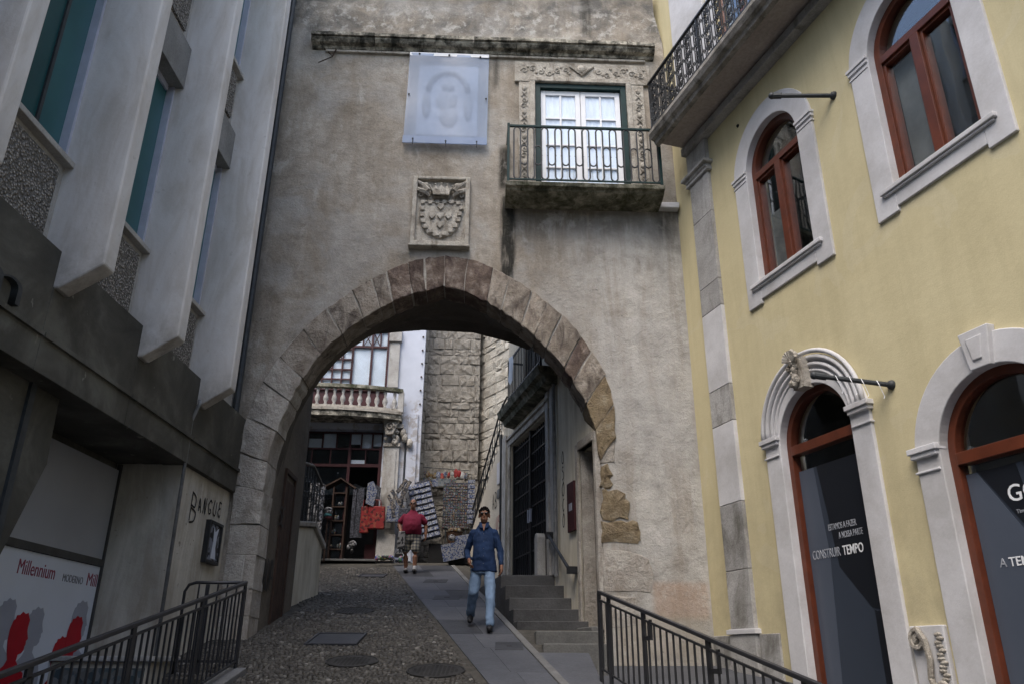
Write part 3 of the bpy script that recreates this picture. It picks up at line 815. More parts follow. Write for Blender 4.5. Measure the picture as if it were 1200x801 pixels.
# mortar ring recessed behind the stones
mo, mi = [], []
for k in range(41):
    f = k / 40; a = at_frac(ol, f); b = at_frac(il, f); mo.append(a); mi.append((b[0] - .012, b[1] + .012))
for k in range(1, 41):
    f = k / 40; a = at_frac(orr, f); b = at_frac(ir, f); mo.append(a); mi.append((b[0] + .02, b[1] + .012))
MB().ring(mo, mi, -0.012, 0.49).build('mortar', 'mortar', G)
MB().box(-4.07, -3.67, -0.012, 0.49, -0.2, 3.4).build('mortar', 'mortar', G)
def rough_edges(poly, j, seed, n=3):
    rq = random.Random(seed); out = []
    for k in range(len(poly)):
        a, b = poly[k], poly[(k + 1) % len(poly)]
        for q in range(n):
            f = q / n; e = j if q else j * .4
            out.append((a[0] + (b[0] - a[0]) * f + rq.uniform(-e, e), a[1] + (b[1] - a[1]) * f + rq.uniform(-e, e)))
    return out
# voussoirs
def vouss(oc, ic, cuts, mats, seed):
    for i in range(len(cuts) - 1):
        a, b = cuts[i], cuts[i + 1]
        g = 0.006 / 5 * 1.2
        lo, hi = (a + .0010, b - .0010) if mats(i) == 'jamb' else (a + .0016, b - .0016)
        mid = (lo + hi) / 2
        poly = rough_edges([at_frac(oc, lo), at_frac(oc, mid), at_frac(oc, hi), at_frac(ic, hi), at_frac(ic, mid), at_frac(ic, lo)], .010, seed + i, 2)
        y0 = -0.036 + R.uniform(-.012, .012)
        stone_block(poly, y0, 0.5, 0.009, 0.012, seed + i).build('voussoir', mats(i), G)
rr = random.Random(3)
def cutlist(ws):
    t = sum(ws); c = [0.0]
    for w in ws: c.append(c[-1] + w / t)
    return c
vouss(ol, il, cutlist([1.15, 1.0, 1.1, 1.2, .95, 1.15, 1.05, 1.0, .75, .55, .8, .55, .7]), lambda i: 'jamb' if i < 5 else ('voussoir' if i < 10 else 'voussoir_red'), 10)
vouss(orr, ir, cutlist([.75, .85, .6, .85, .6, .6, .9, .55, .85, .95, 1.0]), lambda i: 'voussoir_red' if i in (0, 1, 7) else ('voussoir_ochre' if i > 8 else 'voussoir'), 40)
# left jamb stones
z = 0.9; k = 0
for h in (.42, .38, .45, .36, .47, .42):
    z2 = z + h - .004
    if k % 2:
        stone_block([(-4.07, z), (-4.07, z2), (-3.645, z2), (-3.635, z)], -0.022, .5, .008, .006, 70 + k).build('jamb_stone', 'jamb', G)
    else:
        s = -3.86 + .07 * sin(k * 2.1)
        stone_block([(-4.07, z), (-4.07, z2), (s - .005, z2), (s - .005, z)], -0.020, .5, .008, .006, 80 + k).build('jamb_stone', 'jamb', G)
        stone_block([(s + .005, z), (s + .005, z2), (-3.645, z2), (-3.638, z)], -0.024, .5, .008, .006, 90 + k).build('jamb_stone', 'jamb', G)
    z += h; k += 1
# irregular exposed stones at the right jamb
def rough_stone(poly, y0, mat, seed):
    stone_block(rough_edges(poly, .022 if mat != 'jamb' else .012, seed), y0 * .6, 0.03, .012, .015 if mat != 'jamb' else .004, seed).build('stone', mat, G)
rough_stone([(1.34, 4.02), (1.36, 4.34), (1.46, 4.40), (1.53, 4.22), (1.50, 4.0)], -.03, 'voussoir_ochre', 1)
rough_stone([(1.35, 3.52), (1.36, 3.99), (1.5, 3.97), (1.72, 3.93), (1.78, 3.78), (1.75, 3.55)], -.045, 'voussoir_ochre', 2)
rough_stone([(1.34, 3.20), (1.35, 3.50), (1.62, 3.53), (1.88, 3.50), (1.91, 3.28), (1.86, 3.18)], -.035, 'voussoir_ochre', 3)
rough_stone([(1.34, 2.52), (1.35, 3.12), (1.7, 3.10), (2.02, 2.98), (2.08, 2.75), (2.02, 2.5)], -.012, 'jamb', 4)
rough_stone([(1.34, 2.02), (1.34, 2.47), (1.8, 2.45), (1.78, 2.05)], -.010, 'jamb', 5)
rough_stone([(1.35, 4.38), (1.36, 4.76), (1.60, 4.76), (1.58, 4.40)], -.02, 'jamb', 6)
# rear wall of the gate with the low back opening, and the vault between
BACK = [(-3.72, 1.0), (-3.72, 6.74), (-3.5, 7.12), (-3.27, 7.29), (-2.63, 7.49), (-1.65, 7.6), (-.66, 7.57), (0.0, 7.40), (.73, 7.12), (1.3, 6.7), (1.3, 1.0)]
m = MB().holes([(-4.6, -.2), (-3.72, -.2)] + BACK + [(1.3, -.2), (2.8, -.2), (2.8, 13.4), (-4.6, 13.4)], [], 2.05, 2.6)
m.box(-4.6, 2.8, .5, 2.05, 13.3, 13.4)
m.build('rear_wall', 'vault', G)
fr = [(p[0] - .03, p[1] + .03) for p in catmull(IN_L, 3)] + [(p[0] + .03, p[1] + .03) for p in catmull(IN_R, 3)[1:]]
bk = catmull(BACK[1:-1], 4)
N = 24
vs, fs = [], []
for k in range(N + 1):
    a = at_frac(fr, k / N); b = at_frac(bk, k / N)
    vs += [(a[0], 0.48, a[1]), (b[0], 2.1, b[1])]
fs = [(2 * k, 2 * k + 2, 2 * k + 3, 2 * k + 1) for k in range(N)]
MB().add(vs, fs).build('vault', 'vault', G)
# left inner wall of the passage with an old door
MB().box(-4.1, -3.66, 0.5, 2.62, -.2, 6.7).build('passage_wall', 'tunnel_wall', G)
od = thing('old_door', 'narrow weathered brown wooden door in the left wall of the dark passage', 'door', (-3.715, 12.8, 1.98), 92.4)
for k in range(3):
    MB().box(0.02 + .21 * k, .22 + .21 * k, -.03, 0.0, 0.05, 2.35).build('plank', 'old_wood', od, bevel=.006)
MB().box(-.06, .0, -.045, .02, 0.0, 2.45).box(.65, .71, -.045, .02, 0.0, 2.45).box(-.06, .71, -.05, .02, 2.45, 2.52).build('frame', 'old_wood', od)
# top moulding (cornice)
prof = [(0.03, 12.12), (-.05, 12.14), (-.07, 12.19), (-.15, 12.21), (-.2, 12.26), (-.2, 12.295), (-.24, 12.30), (-.24, 12.37), (0.03, 12.46)]
x = -3.76
while x < 2.6:
    L = R.uniform(.7, 1.2); x2 = min(x + L, 2.66)
    MB().sweep(prof, x + .004, x2 - .004).jitter(.012, 5, x).build('cornice_stone', 'cornice', G)
    x = x2
x = -3.5
while x < 2.4:
    x2 = min(x + R.uniform(.8, 1.4), 2.5)
    MB().box(x, x2 - .01, -.055, .02, 12.07, 12.118).build('cornice_lip', 'carved', G, bevel=.008)
    x = x2
# string of dead ivy stains is in the plaster; small twig at the cornice
tw = MB().tube([(-3.45, -.03, 12.05), (-3.35, -.04, 11.93), (-3.6, -.04, 11.78)], .012, 4)
tw.tube([(-3.35, -.04, 11.95), (-3.3, -.04, 12.1)], .015, 4)
tag(tw.build('ivy_stem', 'old_wood'), 'dead ivy stem clinging under the left end of the cornice', 'plant'); bpy.data.objects['ivy_stem'].location = (0, 11.72 + .0, 0)
bpy.data.objects['ivy_stem'].rotation_euler = (0, 0, radians(2.4))

# ---- balcony door with carved surround
ds = MB()
ds.box(0.10, 0.40, -.05, .2, 8.99, 11.52).box(2.09, 2.42, -.05, .2, 8.99, 11.52)
ds.box(0.02, 2.55, -.06, .2, 11.52, 11.98)
ds.box(0.30, 0.40, -.075, 0, 8.99, 11.62).box(2.09, 2.19, -.075, 0, 8.99, 11.62).box(0.30, 2.19, -.078, 0, 11.53, 11.63)
surround = ds.build('carved_surround', 'carved', G, bevel=.012)
def spiral(cx, cz, r, turns, a0, y, tr, sgn=1, n=18):
    return [(cx + sgn * r * (1 - .8 * t / n) * cos(a0 + turns * 2 * pi * t / n), y, cz + r * (1 - .8 * t / n) * sin(a0 + turns * 2 * pi * t / n)) for t in range(n + 1)]
orn = MB()
for side in (0.20, 2.31):
    z = 9.15; k = 0
    while z < 11.35:
        kk = k % 4
        if kk == 0:
            orn.ball((side, -.055, z + .06), (.045, .03, .06), 8, 6)
        elif kk == 1:
            orn.tube(spiral(side - .01, z + .06, .06, 1.2, 0, -.058, .012), .012, 4)
        elif kk == 2:
            orn.tube(spiral(side + .01, z + .06, .055, 1.1, pi, -.058, .012, -1), .012, 4)
        else:
            orn.tube([(side - .05, -.055, z), (side, -.07, z + .07), (side + .05, -.055, z)], .013, 4)
            orn.tube([(side - .04, -.055, z + .12), (side, -.07, z + .05), (side + .04, -.055, z + .12)], .012, 4)
        z += .135; k += 1
for k in range(15):
    x = .2 + k * .155
    if 1.1 < x < 1.45: continue
    orn.tube(spiral(x, 11.76 + .05 * sin(k * 1.7), .065, 1.2, k, -.065, .012, 1 if k % 2 else -1), .013, 4)
    orn.ball((x + .07, -.065, 11.86 - .14 * (k % 2)), (.03, .02, .03), 6, 4)
orn.tube([(1.05, -.07, 11.9), (1.27, -.1, 11.68), (1.5, -.07, 11.9)], .022, 5)
orn.ball((1.27, -.07, 11.83), (.09, .05, .09), 10, 6)
orn.build('ornament', 'carved', surround)
# ---- french door
fdm = MB().box(.40, .50, -.02, .16, 8.99, 11.52).box(1.99, 2.09, -.02, .16, 8.99, 11.52).box(.50, 1.99, -.02, .16, 11.42, 11.52)
fdo = fdm.build('door_frame', 'green_iron', G, bevel=.006)
for (a, b) in ((.51, 1.24), (1.25, 1.98)):
    lf = MB().box(a, a + .09, .05, .11, 9.0, 11.41).box(b - .09, b, .05, .11, 9.0, 11.41).box(a + .09, b - .09, .05, .11, 11.31, 11.41).box(a + .09, b - .09, .05, .11, 9.0, 9.2)
    lf.box((a + b) / 2 - .018, (a + b) / 2 + .018, .055, .10, 9.2, 11.31)
    for zz in (9.72, 10.2, 10.78): lf.box(a + .09, b - .09, .056, .099, zz, zz + .035)
    lo = lf.build('door_leaf', 'white_paint', G, bevel=.004, seg=1)
    MB().box(a + .08, b - .08, .077, .083, 9.19, 11.33).build('pane', 'glass', lo)
    cu = MB(); n = 26; vs = []
    for i in range(n + 1):
        xx = a + .02 + (b - a - .04) * i / n
        vs += [(xx, .098 + .006 * sin(i * 1.4), 9.0), (xx, .098 + .006 * sin(i * 1.4), 11.4)]
    cu.add(vs, [(2 * i, 2 * i + 2, 2 * i + 3, 2 * i + 1) for i in range(n)]).build('curtain', 'curtain', lo)
MB().box(.3, 2.2, .5, .52, 8.9, 11.6).build('door_backing', 'grey_room', G)

# ---- gate balcony
bal = thing('balcony', 'small stone balcony with black oval-pattern iron railing under the white door on the gate tower', 'balcony', (0, 11.75, 0), 2.4)
prof = [(0.0, 8.82), (-.40, 8.845), (-.45, 8.87), (-.50, 8.88), (-.52, 8.915), (-.58, 8.925), (-.6, 8.99), (0.0, 8.99)]
MB().sweep(prof, -.14, 2.54).jitter(.012, 6, 2).build('slab', 'mossy', bal, bevel=.008)
RY = -.53
def rbox(m, a, b, z0, z1, t=.012, y=RY): m.box(a, b, y - t, y + t, z0, z1)
m = MB(); rbox(m, -.12, 2.52, 10.13, 10.17, .022); m.build('top_rail', 'green_iron', bal, bevel=.005)
m = MB(); rbox(m, -.12, 2.52, 9.06, 9.085); m.build('bottom_rail', 'green_iron', bal)
m = MB().box(-.12, -.085, RY, 0, 10.13, 10.165).box(-.115, -.09, RY, 0, 9.06, 9.085)
for k in range(4): m.tube([(-.1, RY + .1 + .11 * k, 9.07), (-.1, RY + .1 + .11 * k, 10.14)], .008, 6)
m.build('side_rail', 'green_iron', bal)
for xx in (-.1, 2.50):
    MB().box(xx - .022, xx + .022, RY - .022, RY + .022, 8.99, 10.2).build('post', 'green_iron', bal, bevel=.004)
def stadium(cx, cz, w, h, n=6):
    p = []
    for i in range(n + 1): a = pi * i / n; p.append((cx + w * cos(a), 0, cz + h + w * 1.25 * sin(a)))
    for i in range(n + 1): a = pi + pi * i / n; p.append((cx + w * cos(a), 0, cz - h + w * 1.25 * sin(a)))
    return p
MB().tube(stadium(0, 0, .057, .455), .014, 6, True).build('tmp_loop', 'black_iron', bal)
MB().tube(stadium(0, 0, .062, .115), .0145, 6, True).ball((.062 + .008, 0, 0), .013, 6, 4).ball((-.07, 0, 0), .013, 6, 4).build('tmp_oval', 'black_iron', bal)
A = bpy.data.objects['tmp_loop']; B = bpy.data.objects['tmp_oval']
A.name = 'baluster_loop'; B.name = 'baluster_oval'
for k in range(11):
    x = .05 + .236 * k
    if k == 0: A.location = (x, RY, 9.605)
    else: clone(A, bal, (x, RY, 9.605))
    if k == 0: B.location = (x + .118, RY, 9.56)
    elif k < 10: clone(B, bal, (x + .118, RY, 9.56))
# stone bracket stub right of the balcony
tag(MB().box(2.50, 2.88, 11.72, 11.95, 8.84, 8.97).jitter(.02, 5).build('stone_stub', 'limestone_white', None, bevel=.02), 'short pale stone ledge jutting from the wall under the balcony right end', 'stone ledge')

# ---- coat of arms
ca = thing('coat_of_arms', 'weathered stone coat of arms with crown and shield in a frame above the arch', 'coat of arms', (-1.235, 11.70, 8.72), 2.4)
w, h = .475, .655
MB().box(-w, w, -.02, .04, -h, h).build('panel', 'carved', ca)
fm = MB()
for (x0, x1, z0, z1) in ((-w - .02, -w + .06, -h, h), (w - .06, w + .02, -h, h), (-w + .06, w - .06, h - .06, h), (-w - .02, w + .02, -h - .05, -h + .04)):
    fm.box(x0, x1, -.10, .04, z0, z1)
fm.box(-w - .04, w + .04, -.14, .04, -h - .08, -h - .04)
fm.build('frame', 'carved', ca, bevel=.015)
def shield(s): return [(-.36 * s, .22 * s), (.36 * s, .22 * s), (.36 * s, -.1 * s), (.31 * s, -.27 * s), (.2 * s, -.42 * s), (0, -.50 * s), (-.2 * s, -.42 * s), (-.31 * s, -.27 * s), (-.36 * s, -.1 * s)]
sh = MB().prism([(p[0], p[1] - .05) for p in shield(1.0)], -.055, 0).build('shield', 'carved', ca, bevel=.02)
pts = shield(.86)
pl = catmull(pts + [pts[0]], 4)
ch_ = MB().box(-.038, .038, -.085, -.04, -.036, .036).jitter(.006, 20).build('charge', 'carved', sh, bevel=.008)
for k in range(18):
    p = at_frac(pl, k / 18)
    if k == 0: ch_.location = (p[0], 0, p[1] - .05)
    else: clone(ch_, sh, (p[0], 0, p[1] - .05))
es = MB().prism([(-.055, .055), (.055, .055), (.055, -.01), (0, -.07), (-.055, -.01)], -.09, -.04).build('escutcheon', 'carved', sh, bevel=.008)
es.location = (0, 0, .06)
for (x, z) in ((0, -.12), (0, -.3), (-.14, -.12), (.14, -.12)): clone(es, sh, (x, 0, z))
MB().box(-.3, .3, -.08, -.04, .145, .165).build('bar', 'carved', sh, bevel=.005)
cr = MB().prism([(-.135, .235), (.135, .235), (.15, .31), (.20, .41), (.135, .36), (.10, .44), (.055, .365), (0, .46), (-.055, .365), (-.10, .44), (-.135, .36), (-.20, .41), (-.15, .31)], -.155, -.03)
cr.box(-.14, .14, -.175, -.1, .235, .285)
for k in range(5): cr.ball((-.2 + .1 * k, -.14, (.425, .455, .475, .455, .425)[k]), .024, 6, 4)
cr.build('crown', 'carved', ca, bevel=.01)
for s in (-1, 1):
    rb = MB()
    rb.tube([(s * .42, -.08, .56), (s * .3, -.11, .46), (s * .22, -.12, .36), (s * .3, -.1, .3)], [.02, .035, .05, .02], 5)
    rb.tube([(s * .44, -.06, .44), (s * .36, -.1, .36), (s * .28, -.1, .34), (s * .2, -.09, .26)], [.02, .04, .045, .02], 5)
    rb.ball((s * .27, -.1, .46), (.055, .05, .05), 8, 6)
    rb.tube(spiral(s * .36, .3, .05, 1.2, 1, -.06, .01, s), .014, 4)
    rb.build('mantling', 'carved', ca)

# ---- covered relief with milky sheet
cov = thing('covering_sheet', 'large milky translucent blue-white sheet pinned over a relief on the wall left of the balcony', 'sheet', (0, 11.75, 0), 2.4)
n1, n2 = 16, 22; vs = []
for j in range(n2 + 1):
    for i in range(n1 + 1):
        u = i / n1; v = j / n2
        x = -1.93 + 1.47 * u + .02 * (1 - v) * (0.5 - u) + (-.03 * (1 - v) if u < .5 else 0)
        z = 10.08 + (12.06 - 10.08) * v - .03 * u + .012 * sin(u * 9) * (1 - v)
        yy = -.09 - .012 * sin(v * 7 + u * 3) - .01 * sin(u * 11)
        vs.append((x, yy, z))
fs = [(j * (n1 + 1) + i, j * (n1 + 1) + i + 1, (j + 1) * (n1 + 1) + i + 1, (j + 1) * (n1 + 1) + i) for j in range(n2) for i in range(n1)]
MB().add(vs, fs).build('sheet', 'sheet', cov, smooth=True)
MB().box(-1.93, -.46, -.10, -.085, 12.0, 12.075).build('hem', 'white_paint', cov)
MB().box(-1.96, -.47, -.108, -.09, 10.05, 10.2).build('hem', 'sheet', cov)
pn = MB().ball((0, 0, 0), .02, 6, 4).build('pin', 'pipe_dark', cov); pn.location = (-1.75, -.11, 12.03)
for (x, z) in ((-1.2, 12.02), (-.62, 12.0), (-1.9, 11.1), (-.5, 11.05)): clone(pn, cov, (x, -.11, z))
hk = MB().tube([(0, 0, -.07), (0, 0, .05)], .008, 5).ball((0, 0, .05), .016, 6, 4).build('hook', 'pipe_dark', cov); hk.location = (-1.78, -.12, 10.08)
for x in (-1.2, -.65): clone(hk, cov, (x, -.12, 10.05))
rel = thing('relief_panel', 'pale carved relief panel dimly seen behind the milky sheet', 'relief', (-1.2, 11.71, 11.05), 2.4)
MB().box(-.55, .55, -.02, .03, -.75, .8).build('panel', 'limestone_white', rel)
q = MB().ball((0, -.02, .30), (.12, .05, .13), 12, 8).ball((-.02, -.02, .0), (.20, .05, .24), 12, 8).ball((.03, -.02, -.35), (.17, .05, .24), 12, 8)
q.tube([(.36 * cos(a * pi / 12), -.02, .22 + .42 * sin(a * pi / 12)) for a in range(13)], .055, 8).ball((-.38, -.02, -.1), (.08, .05, .3), 10, 8).ball((.38, -.02, -.12), (.08, .05, .32), 10, 8)
q.build('figure', 'limestone_grey', rel, smooth=True)

# ================================================================== YELLOW HOUSE (local x runs towards the camera, -y faces the street)
Y = thing('yellow_house', 'yellow rendered corner house with brown arched windows and white stone surrounds', 'house', (2.88, 11.87, 0), -72.3)
def arch_poly(cx, r, zs, zb, n=20, w=None):
    w = w if w is not None else r
    return [(cx - w, zb)] + [(cx + r * cos(pi - pi * i / n), zs + r * sin(pi - pi * i / n)) for i in range(n + 1)] + [(cx + w, zb)]
W1, W2, D1, D2 = (2.63, .59, 8.28, 6.53), (5.19, .59, 8.28, 6.53), (2.70, .66, 4.13, 0.6), (5.2, .70, 3.47, 0.2)
W3, D3 = (7.75, .59, 8.28, 6.53), (7.75, .70, 3.47, 0.2)
def grow(w): return (w[0], w[1] + .03, w[2], w[3])
holesY = [arch_poly(*grow(w)) for w in (W1, W2, W3)]
# doors reach the bottom edge of the wall: build as notches
outerY = [(-.02, -.2)] + sum([[(d[0] - d[1] - .03, -.2)] + arch_poly(*grow(d))[1:-1] + [(d[0] + d[1] + .03, -.2)] for d in (D1, D2, D3)], []) + [(10.5, -.2), (10.5, 15.5), (-1.2, 15.5), (-1.2, 10.5), (-.02, 10.2)]
UPD = [(1.7, 9.98), (1.7, 12.6), (2.9, 12.6), (2.9, 9.98)]
UPD2 = [(4.6, 9.98), (4.6, 12.6), (5.8, 12.6), (5.8, 9.98)]
MB().holes(outerY, holesY + [UPD, UPD2], 0.0, 0.35).build('wall', 'yellow', Y)
MB().box(-.02, 10.5, 5.0, 5.1, -.2, 15.5).box(10.5, 10.6, 0, 5.1, -.2, 15.5).build('rear_wall', 'yellow', Y)
for nm, zz, hh in (('ceiling', 15.5, 15.6), ('floor_slab', 5.4, 5.5), ('floor_slab', 9.7, 9.8)):
    MB().box(0, 10.5, .36, 4.98, zz, hh).build(nm, 'dark_room', Y)
MB().box(-.02, .0, .36, 5.0, -.2, 15.5).build('party_wall', 'dark_room', Y)

def window_unit(cx, r, zs, zb, kind):
    ro = r + .31
    # flat stone surround
    n = 28
    oa = [(cx + ro * cos(pi - pi * i / n), zs + ro * sin(pi - pi * i / n)) for i in range(n + 1)]
    ia = [(cx + r * cos(pi - pi * i / n), zs + r * sin(pi - pi * i / n)) for i in range(n + 1)]
    if kind == 'window':
        m = MB().ring([(cx - ro, zb - .33)] + oa + [(cx + ro, zb - .33)], [(cx - r, zb - .33)] + ia + [(cx + r, zb - .33)], -.035, .12)
        m.box(cx - r, cx + r, -.034, .12, zb - .27, zb - .02)
        s = m.build('stone_surround', 'limestone_white', Y, bevel=.008)
        MB().box(cx - ro + .14, cx + ro - .14, -.085, .1, zb - .07, zb - .012).box(cx - ro + .17, cx + ro - .17, -.065, .05, zb - .10, zb - .07).build('sill', 'limestone_white', s, bevel=.01)
        for sx in (-1, 1):
            a, b = (cx + sx * r, cx + sx * (ro + .03)); a, b = min(a, b), max(a, b)
            MB().box(a, b, -.07, .03, zs + .03, zs + .075).box(a + .01, b - .01, -.055, .03, zs - .02, zs + .03).box(a + .015, b - .015, -.045, .03, zs - .09, zs - .065).build('impost', 'limestone_white', s, bevel=.006)
    else:
        s = MB().ring([(cx - ro, -.2)] + oa + [(cx + ro, -.2)], [(cx - r, -.2)] + ia + [(cx + r, -.2)], -.04, .14).build('stone_surround', 'limestone_white' if kind == 'd1' else 'limestone_white', Y, bevel=.01)
        if kind == 'd1':
            for (rr_, t, d) in ((ro - .03, .03, .085), (r + .2, .035, .07), (r + .11, .03, .06), (r + .03, .022, .05)):
                MB().tube([(cx + rr_ * cos(pi - pi * i / 24), -d + .015, zs + .16 + rr_ * sin(pi - pi * i / 24) * .96) for i in range(25)], t, 8).build('moulding', 'limestone_white', s, smooth=True)
        zi = zs + (.02 if kind == 'd1' else -.02)
        for sx in (-1, 1):
            a, b = (cx + sx * (r - .01), cx + sx * (ro + .05)); a, b = min(a, b), max(a, b)
            MB().box(a, b, -.10, .05, zi + .10, zi + .16).box(a + .02, b - .02, -.08, .05, zi + .05, zi + .10).box(a + .03, b - .03, -.06, .05, zi - .10, zi - .075).build('impost', 'limestone_white', s, bevel=.008)
        if kind == 'd1':
            k = MB().prism([(cx - .10, zs + ro - .36), (cx + .10, zs + ro - .36), (cx + .13, zs + ro + .02), (cx - .13, zs + ro + .02)], -.15, 0)
            for q in range(26):
                a = R.uniform(0, 2 * pi)
                k.ball((cx + .11 * cos(a) * R.random(), -.16 - R.uniform(0, .05), zs + ro - .34 + .45 * R.random()), (.035, .04, .045), 6, 4)
            for q in range(9):
                a = pi * q / 8
                k.tube([(cx, -.2, zs + ro - .02), (cx + .13 * cos(a), -.24, zs + ro + .02 + .10 * sin(a))], [.03, .022], 5)
            k.build('keystone_carving', 'carved', s)
        else:
            k = MB().prism([(cx - .11, zs + r - .02), (cx + .11, zs + r - .02), (cx + .17, zs + ro + .05), (cx - .17, zs + ro + .05)], -.10, 0)
            k.prism([(cx - .05, zs + r + .06), (cx + .05, zs + r + .06), (cx + .09, zs + ro - .03), (cx - .09, zs + ro - .03)], -.115, 0)
            k.build('keystone', 'limestone_white', s, bevel=.01)
    # timber frame
    fw = .085
    y0, y1 = .07, .19
    fo = [(cx + (r + .005) * cos(pi - pi * i / n), zs + (r + .005) * sin(pi - pi * i / n)) for i in range(n + 1)]
    fi = [(cx + (r - fw) * cos(pi - pi * i / n), zs + (r - fw) * sin(pi - pi * i / n)) for i in range(n + 1)]
    bot = zb if kind == 'window' else (0.6 if kind == 'd1' else .2)
    m = MB().ring([(cx - r - .005, bot)] + fo + [(cx + r + .005, bot)], [(cx - r + fw, bot)] + fi + [(cx + r - fw, bot)], y0, y1)
    m.box(cx - r + fw, cx + r - fw, y0 - .01, y1, zs - .11, zs - .01) if kind == 'window' else m.box(cx - r + fw, cx + r - fw, y0 - .01, y1, zs - .10, zs + .02)
    if kind == 'window':
        m.box(cx - r + fw, cx + r - fw, y0, y1, bot, bot + .07)
        m.box(cx - .06, cx + .06, y0 - .015, y1, bot + .07, zs - .11)
        for (a, b) in ((cx - r + fw, cx - .06), (cx + .06, cx + r - fw)):
            m.box(a, a + .035, y0 + .02, y1 + .01, bot + .07, zs - .11).box(b - .035, b, y0 + .02, y1 + .01, bot + .07, zs - .11)
            m.box(a + .035, b - .035, y0 + .02, y1 + .01, bot + .07, bot + .12).box(a + .035, b - .035, y0 + .02, y1 + .01, zs - .15, zs - .11)
    fr = m.build('window_frame' if kind == 'window' else 'door_frame', 'brown_wood', Y, bevel=.006)
    g = [(cx - r + .04, bot + .03)] + [(cx + (r - .04) * cos(pi - pi * i / 16), zs + (r - .04) * sin(pi - pi * i / 16)) for i in range(17)] + [(cx + r - .04, bot + .03)]
    MB().prism(g, .145, .152).build('pane', 'glass', fr)
    return fr
f1 = window_unit(*W1, 'window'); f2 = window_unit(*W2, 'window'); f3 = window_unit(*W3, 'window')
for f, w in ((f1, W1), (f2, W2)):
    cx = w[0]
    MB().box(cx - .9, cx + .9, .9, .92, 6.0, 9.2).build('room_backdrop', 'dark_room', f)
    MB().box(cx - .5, cx - .1, .24, .25, 6.6, 8.15 if w is W2 else 7.6).build('reflection_panel', 'grey_room', f)  # grey panel paints a pale reflection into the left half
g1 = window_unit(*D1, 'd1'); g2 = window_unit(*D2, 'd2'); g3 = window_unit(*D3, 'd2')
for g, d in ((g1, D1), (g2, D2)):
    MB().box(d[0] - .9, d[0] + .9, .6, .62, 0, 5.2).build('backdrop', 'dark_room', g)

# vinyl window films with lettering
def film(cx, r, ztop, zbot, d, label, polys):
    t = thing('window_film', label, 'window film', (2.88, 11.87, 0), -72.3)
    x0, x1 = cx - r + .09, cx + r - .09
    MB().box(x0, x1, .136, .141, zbot, ztop).build('sheet', 'vinyl', t)
    for k, (pl, mt) in enumerate(polys):
        MB().prism(pl, .1335 - .001 * k, .1365 - .001 * k).build('facet', mt, t)
    return t
x0, x1 = 2.70 - .66 + .09, 2.70 + .66 - .09
ft = film(2.70, .66, 3.83, .8, 0, 'dark blue window film with small white words on the left doorway of the yellow house',
     [([(x0, 3.83), (x0 + .28, 3.83), (x0 + .36, 2.75), (x0 + .22, 0.8), (x0, .8)], 'vinyl2'), ([(x0 + .34, 3.83), (x1, 3.83), (x1, 2.1), (x0 + .92, 2.15), (x0 + .5, 2.62)], 'vinyl3'),
      ([(x0 + .95, 2.12), (x1, 2.09), (x1, .8), (x0 + .95, .8)], 'vinyl3')])
text('ESTAMOS A FAZER', .105, 'grey_text', ft, (2.53, .13, 3.04), fit=.48)
text('A NOSSA PARTE', .105, 'grey_text', ft, (2.69, .13, 2.93), fit=.40)
text('CONSTRUIR', .15, 'grey_text', ft, (2.18, .13, 2.74), fit=.50)
text('TEMPO', .15, 'white_text', ft, (2.72, .13, 2.74), bold=.0012, fit=.34)
x0, x1 = 5.2 - .70 + .09, 5.2 + .70 - .09
ft2 = film(5.2, .70, 3.28, .4, 0, 'dark blue window film with cut-off white letters on the doorway at the right edge',
     [([(x0, 3.28), (x0 + .12, 3.28), (x0 + .7, 2.35), (x0 + .55, .4), (x0, .4)], 'vinyl2'), ([(x0 + .14, 3.28), (x0 + .55, 3.28), (x0 + .66, 2.5)], 'vinyl3'),
      ([(x0 + .62, 3.28), (x1, 3.28), (x1, 2.3), (x0 + .72, 2.4)], 'vinyl3')])
text('GO', .215, 'white_text', ft2, (4.985, .13, 2.95), bold=.001)
text('Time to', .05, 'grey_text', ft2, (5.04, .13, 2.84))
text('A', .112, 'grey_text', ft2, (4.75, .13, 2.40))
text('TEMPO', .112, 'white_text', ft2, (4.85, .13, 2.40), bold=.0012)

# pilaster, plinth, console bracket
z = 2.0; k = 0
for h, mt in ((.75, 'limestone_grey'), (.9, 'limestone_grey'), (1.15, 'limestone_white'), (.55, 'limestone_grey'), (1.25, 'limestone_white'), (.45, 'limestone_grey'), (1.2, 'limestone_grey'), (.75, 'limestone_grey')):
    MB().box(.54, 1.09, -.06, .06, z, min(z + h - .006, 8.97)).build('pilaster_stone', mt, Y, bevel=.008)
    z += h
MB().box(.48, 1.15, -.10, .06, 8.98, 9.04).box(.50, 1.13, -.12, .06, 9.04, 9.1).box(.44, 1.19, -.17, .06, 9.1, 9.16).box(.52, 1.11, -.07, .06, 9.16, 9.74).build('pilaster_capital', 'limestone_grey', Y, bevel=.012)
MB().box(.48, 1.15, -.10, .06, 1.93, 1.99).box(.51, 1.12, -.08, .06, 1.99, 2.0).build('pilaster_base', 'limestone_white', Y, bevel=.015)
MB().box(.40, 1.45, -.06, .06, 10.0, 15.2).build('upper_pilaster', 'limestone_white', Y, bevel=.008)
for (a, b) in ((0.0, .5), (.51, 1.12), (1.13, 1.55)):
    MB().box(a + .004, b - .004, -.03 - (.05 if a == .51 else 0), .05, .2, 1.925).build('plinth_stone', 'limestone_grey', Y, bevel=.01)
cb = MB().box(3.72, 4.14, -.05, .05, .4, 1.93).build('console_slab', 'limestone_white', Y, bevel=.01)
q = MB()
q.tube(spiral(3.83, 1.80, .10, 1.4, pi / 2, -.07, .03), [.03] * 19, 6)
